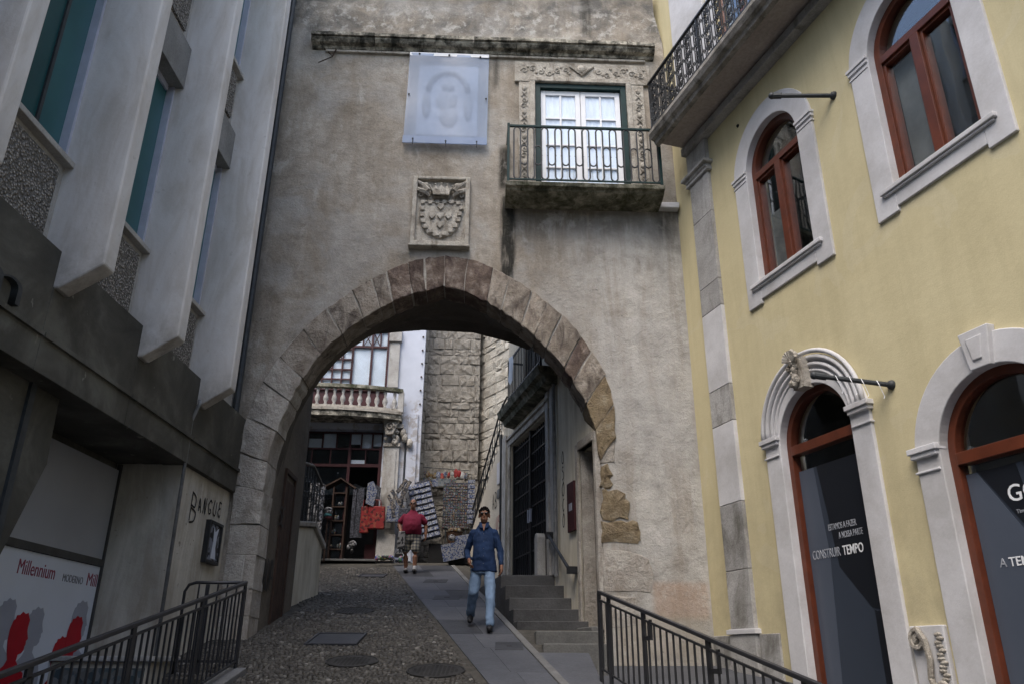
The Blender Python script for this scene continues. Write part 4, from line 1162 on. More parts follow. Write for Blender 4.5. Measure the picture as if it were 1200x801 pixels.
q.tube([(3.85, -.08, 1.9), (3.93, -.09, 1.8), (3.96, -.09, 1.62), (3.93, -.09, 1.45), (3.98, -.09, 1.32), (4.06, -.09, 1.26)], .03, 6)
q.tube(spiral(4.03, 1.35, .09, 1.4, -pi / 2, -.07, .03), [.03] * 19, 6)
for k in range(12): q.ball((4.07 + .02 * sin(k * 2), -.055, 1.45 + .036 * k), (.05, .02, .022), 6, 4)
q.box(3.76, 3.95, -.07, 0, .95, 1.28)
q.build('scroll', 'carved', cb)

# flag poles
for nm, (u, z), tip in (('a', (3.95, 8.27), (3.55, -.62, 8.42)), ('b', (4.02, 4.37), (3.62, -.66, 4.54))):
    base = Vector((u, 0, z)); e = Vector(tip)
    t = thing('flagpole_socket', {'a': 'short dark iron flagpole arm between the two upper windows', 'b': 'short dark iron flagpole arm above the left doorway, wound with white cord'}[nm], 'flagpole arm', (2.88, 11.87, 0), -72.3, 'iron flagpole arms on the yellow house')
    MB().tube([base, base.lerp(e, .86)], .028, 10).build('arm', 'pipe_dark', t, smooth=False)
    MB().tube([base.lerp(e, .84), e], .04, 10).build('tip', 'pipe_dark', t)
    MB().ball(e, .045, 10, 8).build('tip', 'pipe_dark', t, smooth=True)
    MB().ball(base, .055, 10, 8).build('mount', 'pipe_dark', t, smooth=True)
    if nm == 'b':
        for f in (.15, .35, .5, .68):
            p = base.lerp(e, f); MB().tube([p + Vector((0.0, -.035, .03)), p + Vector((0.03, -.04, -.03)), p + Vector((.035, 0, -.16)), p + Vector((.03, -.01, -.18))], .005, 4).build('cord', 'white_paint', t)
tag(MB().ball((0, 0, 0), .03, 6, 4).build('bullet_hole', 'dark_room', Y, loc=(1.95, 0, 9.25)))
bpy.data.objects['bullet_hole'].name = 'wall_hook'

# large balcony
yb = thing('corner_balcony', 'long stone balcony with ornate black cast-iron railing high on the yellow house', 'balcony', (2.88, 11.87, 0), -72.3)
BP = .74
prof = [(0.02, 9.74), (-.10, 9.74), (-.14, 9.80), (-.55, 9.80), (-.57, 9.72), (-.64, 9.74), (-.66, 9.80), (-.72, 9.83), (-BP - .02, 9.90), (-BP - .02, 9.96), (0.02, 9.96)]
MB().sweep(prof, .52, 8.5).jitter(.01, 4, 3).build('slab', 'balcony_stone', yb)
MB().box(.53, 8.49, -.55, -.02, 9.785, 9.80).build('soffit', 'soffit_stone', yb)
MB().box(.52, 8.5, -.16, .01, 9.60, 9.74).build('bed_mould', 'limestone_grey', yb, bevel=.01)
RT, RB = 10.98, 10.02
def railpanel(L, seed):
    m = MB(); t = .008
    h0, h1 = RB + .03, RT - .03
    # pair of bars, scroll lozenges, hearts
    for x in (.06, .12, L - .12 + .0, L - .06):
        m.box(x - t, x + t, -t, t, h0, h1)
    cx = L / 2
    for (z, r, s) in ((h0 + .11, .075, 1), (h0 + .27, .06, -1), (h0 + .46, .08, 1), (h0 + .64, .06, -1), (h0 + .79, .075, 1)):
        for sg in (-1, 1):
            m.tube([(cx + sg * (.012 + p[0]), 0, z + p[2]) for p in spiral(.045, 0, r * .62, 1.15, pi / 2 * s, 0, 0, s, 11)], .0125, 4, sq=True)
        m.tube([(cx - .04, 0, z), (cx, 0, z + .06), (cx + .04, 0, z), (cx, 0, z - .06)], .012, 4, True)
    for (z) in (h0 + .19, h0 + .37, h0 + .55, h0 + .71):
        m.tube([(cx - .1, 0, z - .04), (cx, 0, z + .035), (cx + .1, 0, z - .04)], .009, 4)
        m.ball((cx, 0, z + .035), .018, 6, 4)
    for k in range(3):
        zc = h0 + .15 + .3 * k
        for x in (.09, L - .09): m.ball((x, 0, zc), (.028, .012, .028), 6, 4)
        m.tube([(0.0, 0, zc - .04), (.03, 0, zc), (0.0, 0, zc + .04)], .008, 4); m.tube([(L, 0, zc - .04), (L - .03, 0, zc), (L, 0, zc + .04)], .008, 4)
    m.tube(spiral(.2, h1 - .03, .03, 1, 0, 0, .01), .007, 4)
    return m
PL = .40
rp = railpanel(PL, 1).build('railing_panel', 'black_iron', yb); rp.location = (.58, -BP + .03, 0)
rp.scale = (.72, 1, 1)
for k in range(1, 27): clone(rp, yb, (.58 + PL * .72 * k, -BP + .03, 0), scale=(.72, 1, 1))
for yy in (-.02, -.25, -.48): clone(rp, yb, (.58, yy, 0), (0, 0, -pi / 2), (.56, 1, 1))
MB().box(.55, 8.4, -BP + .005, -BP + .055, RT - .03, RT + .01).box(.55, .61, -BP + .05, 0, RT - .028, RT + .008).build('top_rail', 'black_iron', yb, bevel=.005)
MB().box(.55, 8.4, -BP + .015, -BP + .045, RB, RB + .03).box(.565, .595, -BP + .04, 0, RB + .001, RB + .029).build('bottom_rail', 'black_iron', yb)
for k in range(0, 20, 4):
    MB().box(.565 + PL * k, .595 + PL * k, -BP + .015, -BP + .045, 9.95, RT).build('post', 'black_iron', yb)
# french doors of the upper storey
for (a, b) in ((1.7, 2.9), (4.6, 5.8)):
    sr = MB().box(a - .2, a, -.03, .1, 9.98, 12.8).box(b, b + .2, -.03, .1, 9.98, 12.8).box(a, b, -.03, .1, 12.6, 12.8).build('stone_surround', 'limestone_white', Y, bevel=.01)
    fr = MB().box(a, a + .09, .08, .16, 9.98, 12.6).box(b - .09, b, .08, .16, 9.98, 12.6).box((a + b) / 2 - .06, (a + b) / 2 + .06, .08, .16, 9.98, 12.5).box(a + .09, b - .09, .08, .16, 12.5, 12.6).build('door_frame', 'brown_wood', Y, bevel=.005)
    MB().box(a + .05, b - .05, .12, .127, 10, 12.55).build('pane', 'glass', fr)

# ================================================================== LEFT CONCRETE BUILDING (local x = world y, -y faces the street)
B = thing('concrete_building', 'modern grey concrete office building with projecting fins and dark fascia at the left', 'office building', (-4.05, 0, 0), 90)
# local: u = world y ; v = -(world x + 4.05) so front of fascia at v=0, fins at v=-0.38
def bl(m, u0, u1, v0, v1, z0, z1): return m.box(u0, u1, v0, v1, z0, z1)
FIN = [1.14, 2.85, 4.56, 6.27, 7.96, 9.70]
for i, y0 in enumerate(FIN):
    nx = FIN[i + 1] if i < 5 else 11.62
    a = FIN[i] ; b = nx
    MB().box(a - .0 + .002, b - .002, 0.0, .35, 3.86, 4.98 + .0).build('fascia_panel', 'fascia', B, bevel=.006)
    MB().box(a + .01, b - .01, -.03, .01, 3.90 + .26, 3.90 + .30).build('fascia_ledge', 'fascia', B)
    # fin with bevelled toe
    zt = 4.98
    t = .20
    yb_, fr = .32, -.40
    v = [(y0, fr, 15.5), (y0 + t, fr, 15.5), (y0 + t, yb_, 15.5), (y0, yb_, 15.5)]
    zlow, toe = 4.86, 4.62
    vs = [(y0, fr, zlow), (y0 + t, fr, zlow), (y0 + t, -.04, toe), (y0, -.04, toe), (y0 + t, yb_, toe), (y0, yb_, toe)] + [(y0, fr, 15.5), (y0 + t, fr, 15.5), (y0 + t, yb_, 15.5), (y0, yb_, 15.5)]
    fs = [(0, 1, 7, 6), (0, 3, 2, 1), (3, 5, 4, 2), (1, 2, 4, 8, 7), (0, 6, 9, 5, 3), (4, 5, 9, 8), (6, 7, 8, 9)]
    MB().add(vs, fs).build('fin', 'fin', B, bevel=.018)
    if i < 5:
        c0, c1 = y0 + t, nx
        for lvl in range(3):
            zz = 5.0 + 3.95 * lvl
            top = zz + 3.95
            if top > 15.4: top = 15.4
            MB().box(c0, c1, .17, .35, zz, zz + .86).build('spandrel', 'panel_concrete', B)
            MB().box(c0 + .22, c1 - .12, .135, .17, zz + .06, zz + .78).build('pebbledash_panel', 'pebble', B)
            MB().box(c0 + .002, c1 - .002, .08, .35, zz + .86, zz + .92).build('window_sill', 'panel_concrete', B, bevel=.006)
            fr_ = MB().box(c0, c0 + .05, .24, .32, zz + .92, zz + 3.2).box(c1 - .035, c1, .18, .32, zz + .92, zz + 3.2).box(c0 + .05, c1 - .07, .24, .32, zz + .92, zz + .97).box(c0 + .05, c1 - .07, .24, .32, zz + 3.12, zz + 3.2)
            fo = fr_.build('window_frame', 'alu', B)
            MB().box(c0 + .04, (c0 + c1) / 2 + .34, .27, .28, zz + .94, zz + 3.16).build('pane', 'teal_glass', fo)
            MB().box((c0 + c1) / 2 + .35, c1 - .035, .265, .275, zz + .94, zz + 3.16).build('pane', 'teal_glass_light', fo)
            MB().box((c0 + c1) / 2 + .32, (c0 + c1) / 2 + .36, .25, .30, zz + .95, zz + 3.15).build('mullion', 'pipe_dark', fo)
            hz = zz + 3.2
            MB().box(c0 + .003, c1 - .003, .07, .35, hz, hz + .62).build('hood', 'hood', B, bevel=.006)
            MB().box(c0, c1, .17, .35, hz + .62, top).build('spandrel', 'panel_concrete', B)
MB().box(9.9, 11.75, .22, .5, 5.0, 15.5).build('end_wall', 'panel_concrete', B)
MB().tube([(11.50, .15, 4.9), (11.50, .15, 14.4)], .05, 8).build('drain_pipe', 'pipe_dark', B)
MB().box(1, 11.6, .5, 5, 15.4, 15.5).box(1.0, 1.1, .4, 5, 0, 15.4).box(1.1, 11.6, 4.9, 5.0, 0, 15.4).build('shell', 'panel_concrete', B)
MB().box(1.14, 11.6, .35, 2.0, 3.88, 4.0).build('soffit', 'fascia', B)
# ground-floor walls
MB().box(9.80, 11.62, .08, .6, -.2, 3.87).build('lower_wall', 'lower_wall', B)
MB().box(9.80, 9.98, .60, .95, -.2, 3.875).build('lower_wall', 'lower_wall', B)
MB().box(1.2, 9.80, .93, 1.1, -.2, 3.875).build('shopfront_wall', 'fascia', B)
# inverse-tapered column
vs = []
for (z, a, b) in ((-.1, 6.1, 6.6), (2.3, 6.12, 6.74), (3.25, 6.1, 7.14), (3.87, 6.1, 7.10)):
    vs += [(a, .22, z), (b, .22, z), (b, .80, z), (a, .80, z)]
fs = []
for k in range(3):
    q = 4 * k; fs += [(q + j, q + (j + 1) % 4, q + 4 + (j + 1) % 4, q + 4 + j) for j in range(4)]
fs += [(3, 2, 1, 0), (12, 13, 14, 15)]
MB().add(vs, fs).build('column', 'fascia', B, bevel=.01)
MB().box(6.6, 6.68, .19, .23, 0, 3.86).build('column_joint', 'pipe_dark', B)
pp = MB().tube([(9.62, -.06, 4.66), (9.60, -.07, 4.60), (9.66, .02, 4.40), (9.72, .02, 1.0)], .022, 8).build('drain_pipe', 'pipe', B, smooth=True)
# metal letter m on the fascia
lt = text('m', .46, 'pipe_dark', B, (5.16, -.03, 4.22), name='letter', extr=.03, xs=2.0, bold=-.006)

# posters in the recess of the concrete building
po = thing('advertising_board', 'white and grey advertising board with red lettering and silhouettes, low at the left', 'advertising board', (-4.95, 0, 0), 90)
MB().box(6.4, 9.76, -.03, 0.0, 2.70, 3.78).build('upper_panel', 'poster_grey', po)
MB().box(6.4, 9.76, -.055, 0.0, 2.615, 2.695).build('crossbar', 'poster_bar', po)
MB().box(6.4, 9.76, -.03, 0.0, .2, 2.61).build('lower_panel', 'poster_white', po)
MB().box(9.765, 9.80, -.05, 0.0, .2, 3.86).build('edge_strip', 'poster_bar', po)
text('SIL', .12, 'print_grey', po, (7.66, -.032, 2.40))
text('Millennium', .205, 'print_darkred', po, (8.12, -.032, 2.38), xs=.78)
text('MODERNO', .115, 'print_grey', po, (8.98, -.032, 2.38), fit=.44)
text('Mill', .205, 'print_darkred', po, (9.50, -.032, 2.38), fit=.24)
def silhouette(cx, z0, s, mat, yy, lean=0.0, head=1.0):
    p = [(-.24, -.05), (-.23, .16), (-.19, .27), (-.10, .33), (-.075, .37), (-.10, .42), (-.125, .50), (-.13, .58), (-.11, .645), (-.085, .66), (-.08, .685), (-.04, .69), (-.01, .715), (.03, .70), (.065, .71), (.085, .68),
         (.105, .66), (.10, .60), (.105, .575), (.135, .52), (.115, .505), (.12, .48), (.11, .465), (.112, .44), (.085, .415), (.045, .405), (.04, .36), (.09, .32), (.17, .27), (.21, .16), (.22, -.05)]
    return MB().prism([(cx + (a + lean * b) * s * head, z0 + b * s) for a, b in p], yy, yy + .002)
silhouette(8.13, 1.25, 1.25, 'print_shadow', -.033).build('silhouette', 'print_shadow', po)
silhouette(8.65, 1.20, 1.25, 'print_shadow', -.033).build('silhouette', 'print_shadow', po)
silhouette(9.52, 1.25, 1.35, 'print_shadow', -.033).build('silhouette', 'print_shadow', po)
silhouette(8.38, 1.1, 1.3, 'print_red', -.036, .02).build('silhouette', 'print_red', po)
silhouette(9.20, 1.0, 1.15, 'print_red', -.036, .04).build('silhouette', 'print_red', po)
silhouette(9.45, 1.15, 1.25, 'print_red', -.0375, .02).build('silhouette', 'print_red', po)

# notice frame and graffiti on the lower wall
nf = thing('notice_frame', 'small black-framed notice box with a torn pale sheet on the wall by the arch', 'notice frame', (-4.13, 11.06, 3.06), 90)
MB().ring([(-.27, -.27), (.24, -.27), (.24, .29), (-.27, .29)], [(-.225, -.225), (.195, -.225), (.195, .245), (-.225, .245)], -.07, 0, True).build('frame', 'black_iron', nf, bevel=.006)
MB().box(-.235, .205, -.055, -.005, -.235, .255).build('backing', 'sticker_print', nf)
MB().prism([(-.08, -.2), (.1, -.2), (.05, -.05), (.06, .1), (.1, .22), (-.02, .15), (-.08, .22), (-.05, .02)], -.060, -.056).build('torn_sheet', 'poster_white', nf)
GL = {'B': [[(0, 0), (0, 1)], [(0, 1), (.45, .85), (.4, .6), (.05, .5)], [(.05, .5), (.5, .35), (.45, .05), (0, 0)]],
      'A': [[(0, 0), (.25, 1), (.5, 0)], [(.08, .38), (.45, .38)]], 'N': [[(0, 0), (.05, 1), (.45, 0), (.5, 1)]],
      'G': [[(.5, .8), (.3, 1), (.05, .75), (.02, .3), (.25, 0), (.5, .15), (.5, .45), (.28, .45)]], 'U': [[(0, 1), (.02, .25), (.25, 0), (.45, .2), (.5, 1)]],
      'E': [[(.5, 1), (.05, .9), (.2, .55), (.45, .5)], [(.2, .55), (0, .2), (.3, 0), (.5, .1)]], 'S': [[(.5, .9), (.2, 1), (.05, .75), (.4, .5), (.45, .15), (.1, 0)]],
      'C': [[(.45, .85), (.15, .9), (0, .5), (.15, .08), (.5, .15)]], 'T': [[(0, 1), (.5, .95)], [(.25, 1), (.25, 0)]], 'O': [[(.25, 1), (0, .6), (.05, .15), (.3, 0), (.5, .3), (.45, .8), (.25, 1)]], 'R': [[(0, 0), (0, 1), (.45, .8), (.05, .5), (.5, 0)]]}
def scrawl(word, x, z, s, parent, y=-.004, w=.012, slope=0.0, seed=0, mat='graffiti', adv=.68, name='graffiti_letter', wild=.07):
    rr = random.Random(seed)
    for ch in word:
        m = MB(); pts = []
        for st in GL.get(ch, []):
            p = catmull([(a + rr.uniform(-wild, wild), b + rr.uniform(-wild, wild)) for a, b in st], 4) if len(st) > 2 else st
            pts = [(x + a * s * .8, z + b * s) for a, b in p]
            lh, rh = [], []
            for k in range(len(pts)):
                a, b = pts[max(0, k - 1)], pts[min(len(pts) - 1, k + 1)]
                dx, dz = b[0] - a[0], b[1] - a[1]; L = math.hypot(dx, dz) or 1e-6
                lh.append((pts[k][0] - dz / L * w, y, pts[k][1] + dx / L * w)); rh.append((pts[k][0] + dz / L * w, y, pts[k][1] - dx / L * w))
            n = len(pts)
            m.add(lh + rh, [(k, k + 1, n + k + 1, n + k) for k in range(n - 1)])
            y -= .0003
        m.build(name, mat, parent)
        x += s * adv; z += slope * s + rr.uniform(-.05, .05) * s
scrawl('B', 10.20, 3.24, .36, B, y=.074, w=.013, seed=3, wild=.09)
scrawl('ANGUE', 10.44, 3.38, .21, B, y=.074, w=.012, slope=.05, seed=2, adv=.86, wild=.11)
lowb = thing('low_wall', 'low rendered wall with pale coping and blue-green painted front behind the left railing', 'low wall', (-4.6, 9.1, 0))
MB().box(-.32, .75, 0.0, .66, -.1, 1.56).build('body', 'lower_wall', lowb)
MB().box(-.34, .80, -.05, .68, 1.565, 1.62).build('coping', 'limestone_grey', lowb, bevel=.01)
MB().box(-.28, .70, -.012, .01, .2, 1.50).build('painted_panel', 'tile_print', lowb)
rs = thing('grey_ledge', 'low grey stone ledge between the low wall and the left railing', 'stone ledge', (-3.6, 9.6, 0))
MB().box(-.2, .4, 0, .5, 0, 1.45).build('block', 'kerb', rs, bevel=.015)
scrawl('AUA', .3, 2.55, .42, tag(thing('wall_graffiti', 'tall dark scribble on the passage wall just inside the arch at left', 'graffiti', (-3.66, 11.75, .0), 90)), y=-.006, w=.022, seed=4, adv=.4)
scrawl('SE', 1.0, 3.55, .3, tag(thing('wall_graffiti', 'small dark scribble on the passage wall higher up beside the old door', 'graffiti', (-3.66, 11.55, .0), 90)), y=-.006, w=.02, seed=6, adv=.5)

# ================================================================== RAILINGS
def baluster_proto(h):
    return MB().box(-.008, .008, -.008, .008, 0, h)
def railing(name, label, P0, P1, hgt, n, posts, parent_extra=None):
    """P0,P1: ground points (x,y,z); balusters vertical, rails follow the slope"""
    t = thing(name, label, 'railing', P0)
    d = Vector(P1) - Vector(P0)
    L = math.hypot(d.x, d.y); a = atan2(d.y, d.x); sl = d.z / L
    t.rotation_euler = (0, 0, a)
    def bar(nm, zo, hw, hh, mat='rail_iron', x0=0, x1=None, y=0):
        x1 = L if x1 is None else x1
        vs = [(x, y + yy, zo + sl * x + zz) for x in (x0, x1) for yy in (-hw, hw) for zz in (-hh, hh)]
        return MB().add(vs, [(0, 1, 3, 2), (4, 6, 7, 5), (0, 4, 5, 1), (2, 3, 7, 6), (0, 2, 6, 4), (1, 5, 7, 3)]).build(nm, mat, t, bevel=.006)
    bar('handrail', hgt, .024, .018)
    bar('upper_rail', hgt - .085, .012, .012)
    bar('lower_rail', .14, .012, .012)
    proto = None
    for k in range(n):
        x = L * (k + .5) / n
        if any(abs(x - q * L) < .05 for q in posts): continue
        if proto is None: proto = baluster_proto(hgt - .24).build('baluster', 'rail_iron', t); proto.location = (x, 0, .145 + sl * x)
        else: clone(proto, t, (x, 0, .145 + sl * x))
    pr = None
    for q in posts:
        x = q * L
        if pr is None:
            pr = MB().box(-.034, .034, -.012, .012, -.05, hgt - .01).build('post', 'rail_iron', t, bevel=.004); pr.location = (x, 0, sl * x)
        else: clone(pr, t, (x, 0, sl * x))
    return t, L, sl
rlL, L_, s_ = railing('left_ramp_railing', 'long black steel railing sloping down the left side of the lane', (-3.1, 9.6, gz(9.6)), (-3.1, 4.2, gz(4.2)), .99, 46, [0.0, .235, .50, .76, .99])
rlL.name = 'ramp_railing'
ret = thing('rail_return', 'short black railing with rounded corner between the long left railing and the arch foot', 'railing', (-3.1, 9.6, gz(9.6)), 180)
MB().tube([(0, 0, .99), (.58, 0, .99), (.66, 0, .965), (.70, 0, .89), (.70, 0, 0)], .018, 8).build('handrail', 'rail_iron', ret, smooth=True)
MB().box(0, .70, -.012, .012, .12, .15).build('lower_rail', 'rail_iron', ret)
MB().box(.42, .46, -.012, .012, 0, .97).build('post', 'rail_iron', ret)
bp = baluster_proto(.84).build('baluster', 'rail_iron', ret); bp.location = (.1, 0, .13)
for k in range(1, 5): clone(bp, ret, (.1 + .11 * k - (.0), 0, .13))
rlR, L2, s2 = railing('ramp_railing', 'long black steel railing sloping down the right side of the lane beside the yellow house', (1.0, 9.35, gz(9.35)), (2.72, 3.95, 0.03), .94, 46, [0.0, .045, .19, .40, .62, .85])
for q in (.19, .40, .62):
    x = q * L2
    MB().box(x - .0, x + .16, -.012, .012, s2 * x + .66, s2 * x + .70).box(x + .13, x + .16, -.012, .012, s2 * x + .69, s2 * x + .85).build('bracket', 'rail_iron', rlR)

# ================================================================== FACADE INSIDE THE PASSAGE (local x towards the camera, so negative x goes back)
F = thing('passage_house', 'tall cream house with iron door and balcony on the right inside the passage', 'house', (1.31, 11.8, 0), -75.6)
def hole_rect(a, b, c, d): return [(a, c), (a, d), (b, d), (b, c)]
# u measured backwards: x = -u
outerF = [(-6.0, 1.0), (-5.25, 1.0), (-5.25, 5.95), (-2.55, 5.95), (-2.55, 1.0), (-.85, 1.0), (-.85, 4.78), (-.12, 4.78), (-.12, 1.0), (-.10, 1.0), (-.10, 6.95), (-2.1, 6.95), (-2.1, 6.5), (-6.0, 6.5)]
MB().holes(outerF, [], 0.0, .35).build('wall', 'facade', F)
outerU = [(-5.6, 6.5), (-5.6, 11.5), (-2.0, 11.5), (-2.0, 6.5)]
MB().holes(outerU, [hole_rect(-4.15, -2.9, 6.62, 9.3)], 0.01, .3).build('upper_wall', 'stair_wall', F)
MB().box(-2.1, -.5, .6, .7, 1, 7).box(-5.6, -2.0, 2.0, 2.1, 1, 11.5).box(-5.62, -5.55, .3, 2.1, 6.5, 11.5).build('inner_wall', 'dark_room', F)
MB().box(-5.9, -2.0, -.0, 1.9, 6.45, 6.5).build('floor_slab', 'facade', F)
MB().box(-2.9, -4.45, .2, .22, 6.62, 9.3).build('dark_opening', 'dark_room', F)
for x in (-4.15, -3.75, -3.35, -2.95):
    MB().box(x, x + .05, .08, .14, 6.62, 9.3).build('door_stile', 'pipe_dark', F)
# pilasters and mouldings
MB().box(-5.95, -5.62, -.05, .02, 2.6, 6.3).build('pilaster', 'pilaster_dirty', F, bevel=.01)
MB().box(-2.53, -2.36, -.06, .05, 2.9, 6.3).build('door_jamb', 'pilaster_dirty', F, bevel=.01)
MB().box(-5.45, -5.27, -.04, .05, 2.9, 5.97).build('door_jamb', 'carved', F, bevel=.01)
MB().box(-5.5, -2.34, -.05, .05, 5.97, 6.1).box(-5.5, -2.34, -.09, .05, 6.1, 6.15).build('door_lintel', 'carved', F, bevel=.01)
MB().box(-2.30, -2.12, -.045, .02, 2.95, 6.9).build('pilaster', 'pilaster_dirty', F, bevel=.01)
MB().tube([(-2.0, -.05, 2.9), (-2.0, -.05, 6.9)], .035, 8).build('drain_pipe', 'pipe', F)
MB().box(-.97, -.85, -.03, .1, 2.0, 4.9).box(-.12, -.02, -.03, .1, 2.0, 4.9).box(-.85, -.12, -.03, .1, 4.78, 4.92).build('small_door_surround', 'jamb', F, bevel=.01)
sdr = MB().box(-.86, -.12, .22, .26, 1.95, 4.79).build('small_door', 'old_wood', F)
MB().box(-.87, -.80, .02, .30, 1.9, 4.77).build('reveal', 'jamb', F)
MB().box(-1.05, -.05, -.16, .2, 1.97, 2.045).build('threshold', 'step_pale', F, bevel=.015)
# bevel guard stone by the door
MB().prism([(-2.75, 2.95), (-2.55, 2.95), (-2.55, 3.62), (-2.60, 3.70), (-2.70, 3.70), (-2.75, 3.62)], -.22, -.06).build('guard_stone', 'pilaster_dirty', F, bevel=.02)
# iron double door: boards behind, grille in front
idr = MB().box(-5.26, -2.54, .16, .22, 2.95, 5.96).build('iron_door', 'black_iron', F)
gm = MB().tube([(0, 0, 2.98), (0, 0, 5.9)], .014, 5).build('grille_bar', 'black_iron', idr)
gm.location = (-5.15, .08, 0)
for k in range(1, 18): clone(gm, idr, (-5.15 + .148 * k, .08, 0))
hb = MB().box(-5.25, -2.55, .06, .10, -.016, .016).build('grille_rail', 'black_iron', idr); hb.location = (0, 0, 3.1)
for zz in (3.55, 4.0, 4.4, 4.75, 5.1, 5.45, 5.8): clone(hb, idr, (0, 0, zz))
MB().box(-3.93, -3.87, .03, .12, 2.96, 5.94).box(-5.25, -5.19, .03, .12, 2.96, 5.94).box(-2.61, -2.55, .03, .12, 2.96, 5.94).build('door_stile', 'black_iron', idr)
MB().box(-4.0, -3.96, -.0, .04, 4.1, 4.35).box(-3.84, -3.80, 0, .04, 4.1, 4.35).build('door_pull', 'alu', idr)
# maroon plaque, handrail
pq = thing('wall_plaque', 'tall narrow maroon plaque on the cream wall between the iron door and the small doorway', 'plaque', (1.31, 11.8, 0), -75.6)
MB().box(-1.36, -1.0, -.05, -.005, 3.53, 4.33).build('plate', 'maroon', pq, bevel=.01)
MB().box(-1.25, -1.1, -.056, -.05, 3.86, 3.98).build('emblem', 'print_shadow', pq)
hr = thing('wall_handrail', 'short sloping black iron handrail fixed to the wall beside the steps', 'handrail', (1.31, 11.8, 0), -75.6)
MB().tube([(-2.2, -.13, 3.62), (-1.08, -.13, 2.93)], .028, 8).build('rail', 'black_iron', hr)
MB().box(-2.25, -2.15, -.16, 0, 3.55, 3.66).build('fixing', 'black_iron', hr)
MB().box(-1.12, -1.02, -.16, 0, 2.86, 2.97).build('fixing', 'black_iron', hr)
tg = thing('wall_graffiti', 'vertical string of loopy grey letters painted on the cream pilaster left of the maroon plaque', 'graffiti', (1.31, 11.8, 0), -75.6)
for k, ch in enumerate('OSOCO'): scrawl(ch if ch in GL else 'O', -1.72, 4.75 - .27 * k, .22, tg, y=-.006, w=.012, seed=20 + k, name='letter')
# F balcony and outer stair
fb = thing('upper_balcony', 'dark weathered stone balcony with iron railing above the iron door inside the passage', 'balcony', (1.31, 11.8, 0), -75.6)
MB().sweep([(0.0, 6.3), (-.22, 6.34), (-.26, 6.44), (-.34, 6.48), (-.38, 6.62), (.3, 6.62), (.3, 6.3)], -5.1, -1.9).jitter(.02, 4).build('slab', 'mossy', fb)
MB().box(-4.35, -2.0, -.33, -.30, 7.52, 7.56).box(-4.35, -2.0, -.33, -.31, 6.70, 6.73).box(-4.37, -4.33, -.33, .2, 7.52, 7.555).build('top_rail', 'black_iron', fb)
bp = MB().box(-.009, .009, -.009, .009, 6.6, 7.54).build('baluster', 'black_iron', fb); bp.location = (-4.34, -.315, 0)
for k in range(1, 20): clone(bp, fb, (-4.34 + .12 * k, -.315, 0))
for k in range(1, 4): clone(bp, fb, (-4.34, -.315 + .13 * k, 0))
st = thing('hanging_cloth', 'small white cloth draped over the iron railing of the upper balcony', 'cloth', (1.31, 11.8, 0), -75.6)
vs = []
for i in range(6):
    for j in range(6):
        vs.append((-4.2 + .3 * i / 5 + .03 * sin(j), -.345 - .015 * sin(i * 2.2), 7.60 - .62 * j / 5 * (1 - .15 * (i % 2)) - .06 * i / 5))
MB().add(vs, [(i * 6 + j, i * 6 + j + 1, i * 6 + j + 7, i * 6 + j + 6) for i in range(5) for j in range(5)]).build('cloth', 'white_paint', st, smooth=True)
os_ = thing('outer_stair', 'steep outer stair with plastered side wall and black iron handrails climbing to the upper balcony', 'stair', (1.31, 11.8, 0), -75.6)
MB().prism([(-9.6, 3.2), (-5.97, 3.0), (-5.97, 6.40), (-6.1, 6.40), (-9.6, 4.60)], .0, .14).build('side_wall', 'stair_wall', os_)
sp_ = MB().box(0, .36, 0, 1.2, 0, .14).build('tread', 'step_pale', os_, bevel=.008); sp_.location = (-9.3, .14, 4.55)
for k in range(1, 10): clone(sp_, os_, (-9.3 + .335 * k, .14, 4.55 + .172 * k))
for dz, nm in ((1.0, 'handrail'), (.55, 'mid_rail')):
    pts = [(-9.6, .05, 4.30 + dz), (-6.55, .05, 6.15 + dz)]
    if dz == 1.0: pts.append((-5.9, .05, 6.30 + dz))
    MB().tube(pts, .022, 6).build(nm, 'black_iron', os_)
bp = MB().tube([(0, 0, 0), (0, 0, 1.0)], .011, 5).build('baluster', 'black_iron', os_); bp.location = (-9.5, .05, 4.38)
for k in range(1, 14): clone(bp, os_, (-9.5 + .24 * k, .05, 4.38 + .146 * k))
MB().tube([(-5.98, -.06, 3.0), (-5.98, -.06, 6.4)], .03, 8).build('drain_pipe', 'pipe_dark', F)
scrawl('AB', -7.0, 4.85, .36, os_, y=-.006, w=.014, seed=8)
scrawl('US', -6.6, 4.35, .28, os_, y=-.006, w=.012, seed=9, mat='print_red')
MB().box(-6.55, -6.25, -.02, .0, 5.35, 5.85).build('notice_plate', 'limestone_white', os_)
MB().box(-6.5, -6.3, -.025, .0, 5.02, 5.22).build('dark_plate', 'pipe', os_)

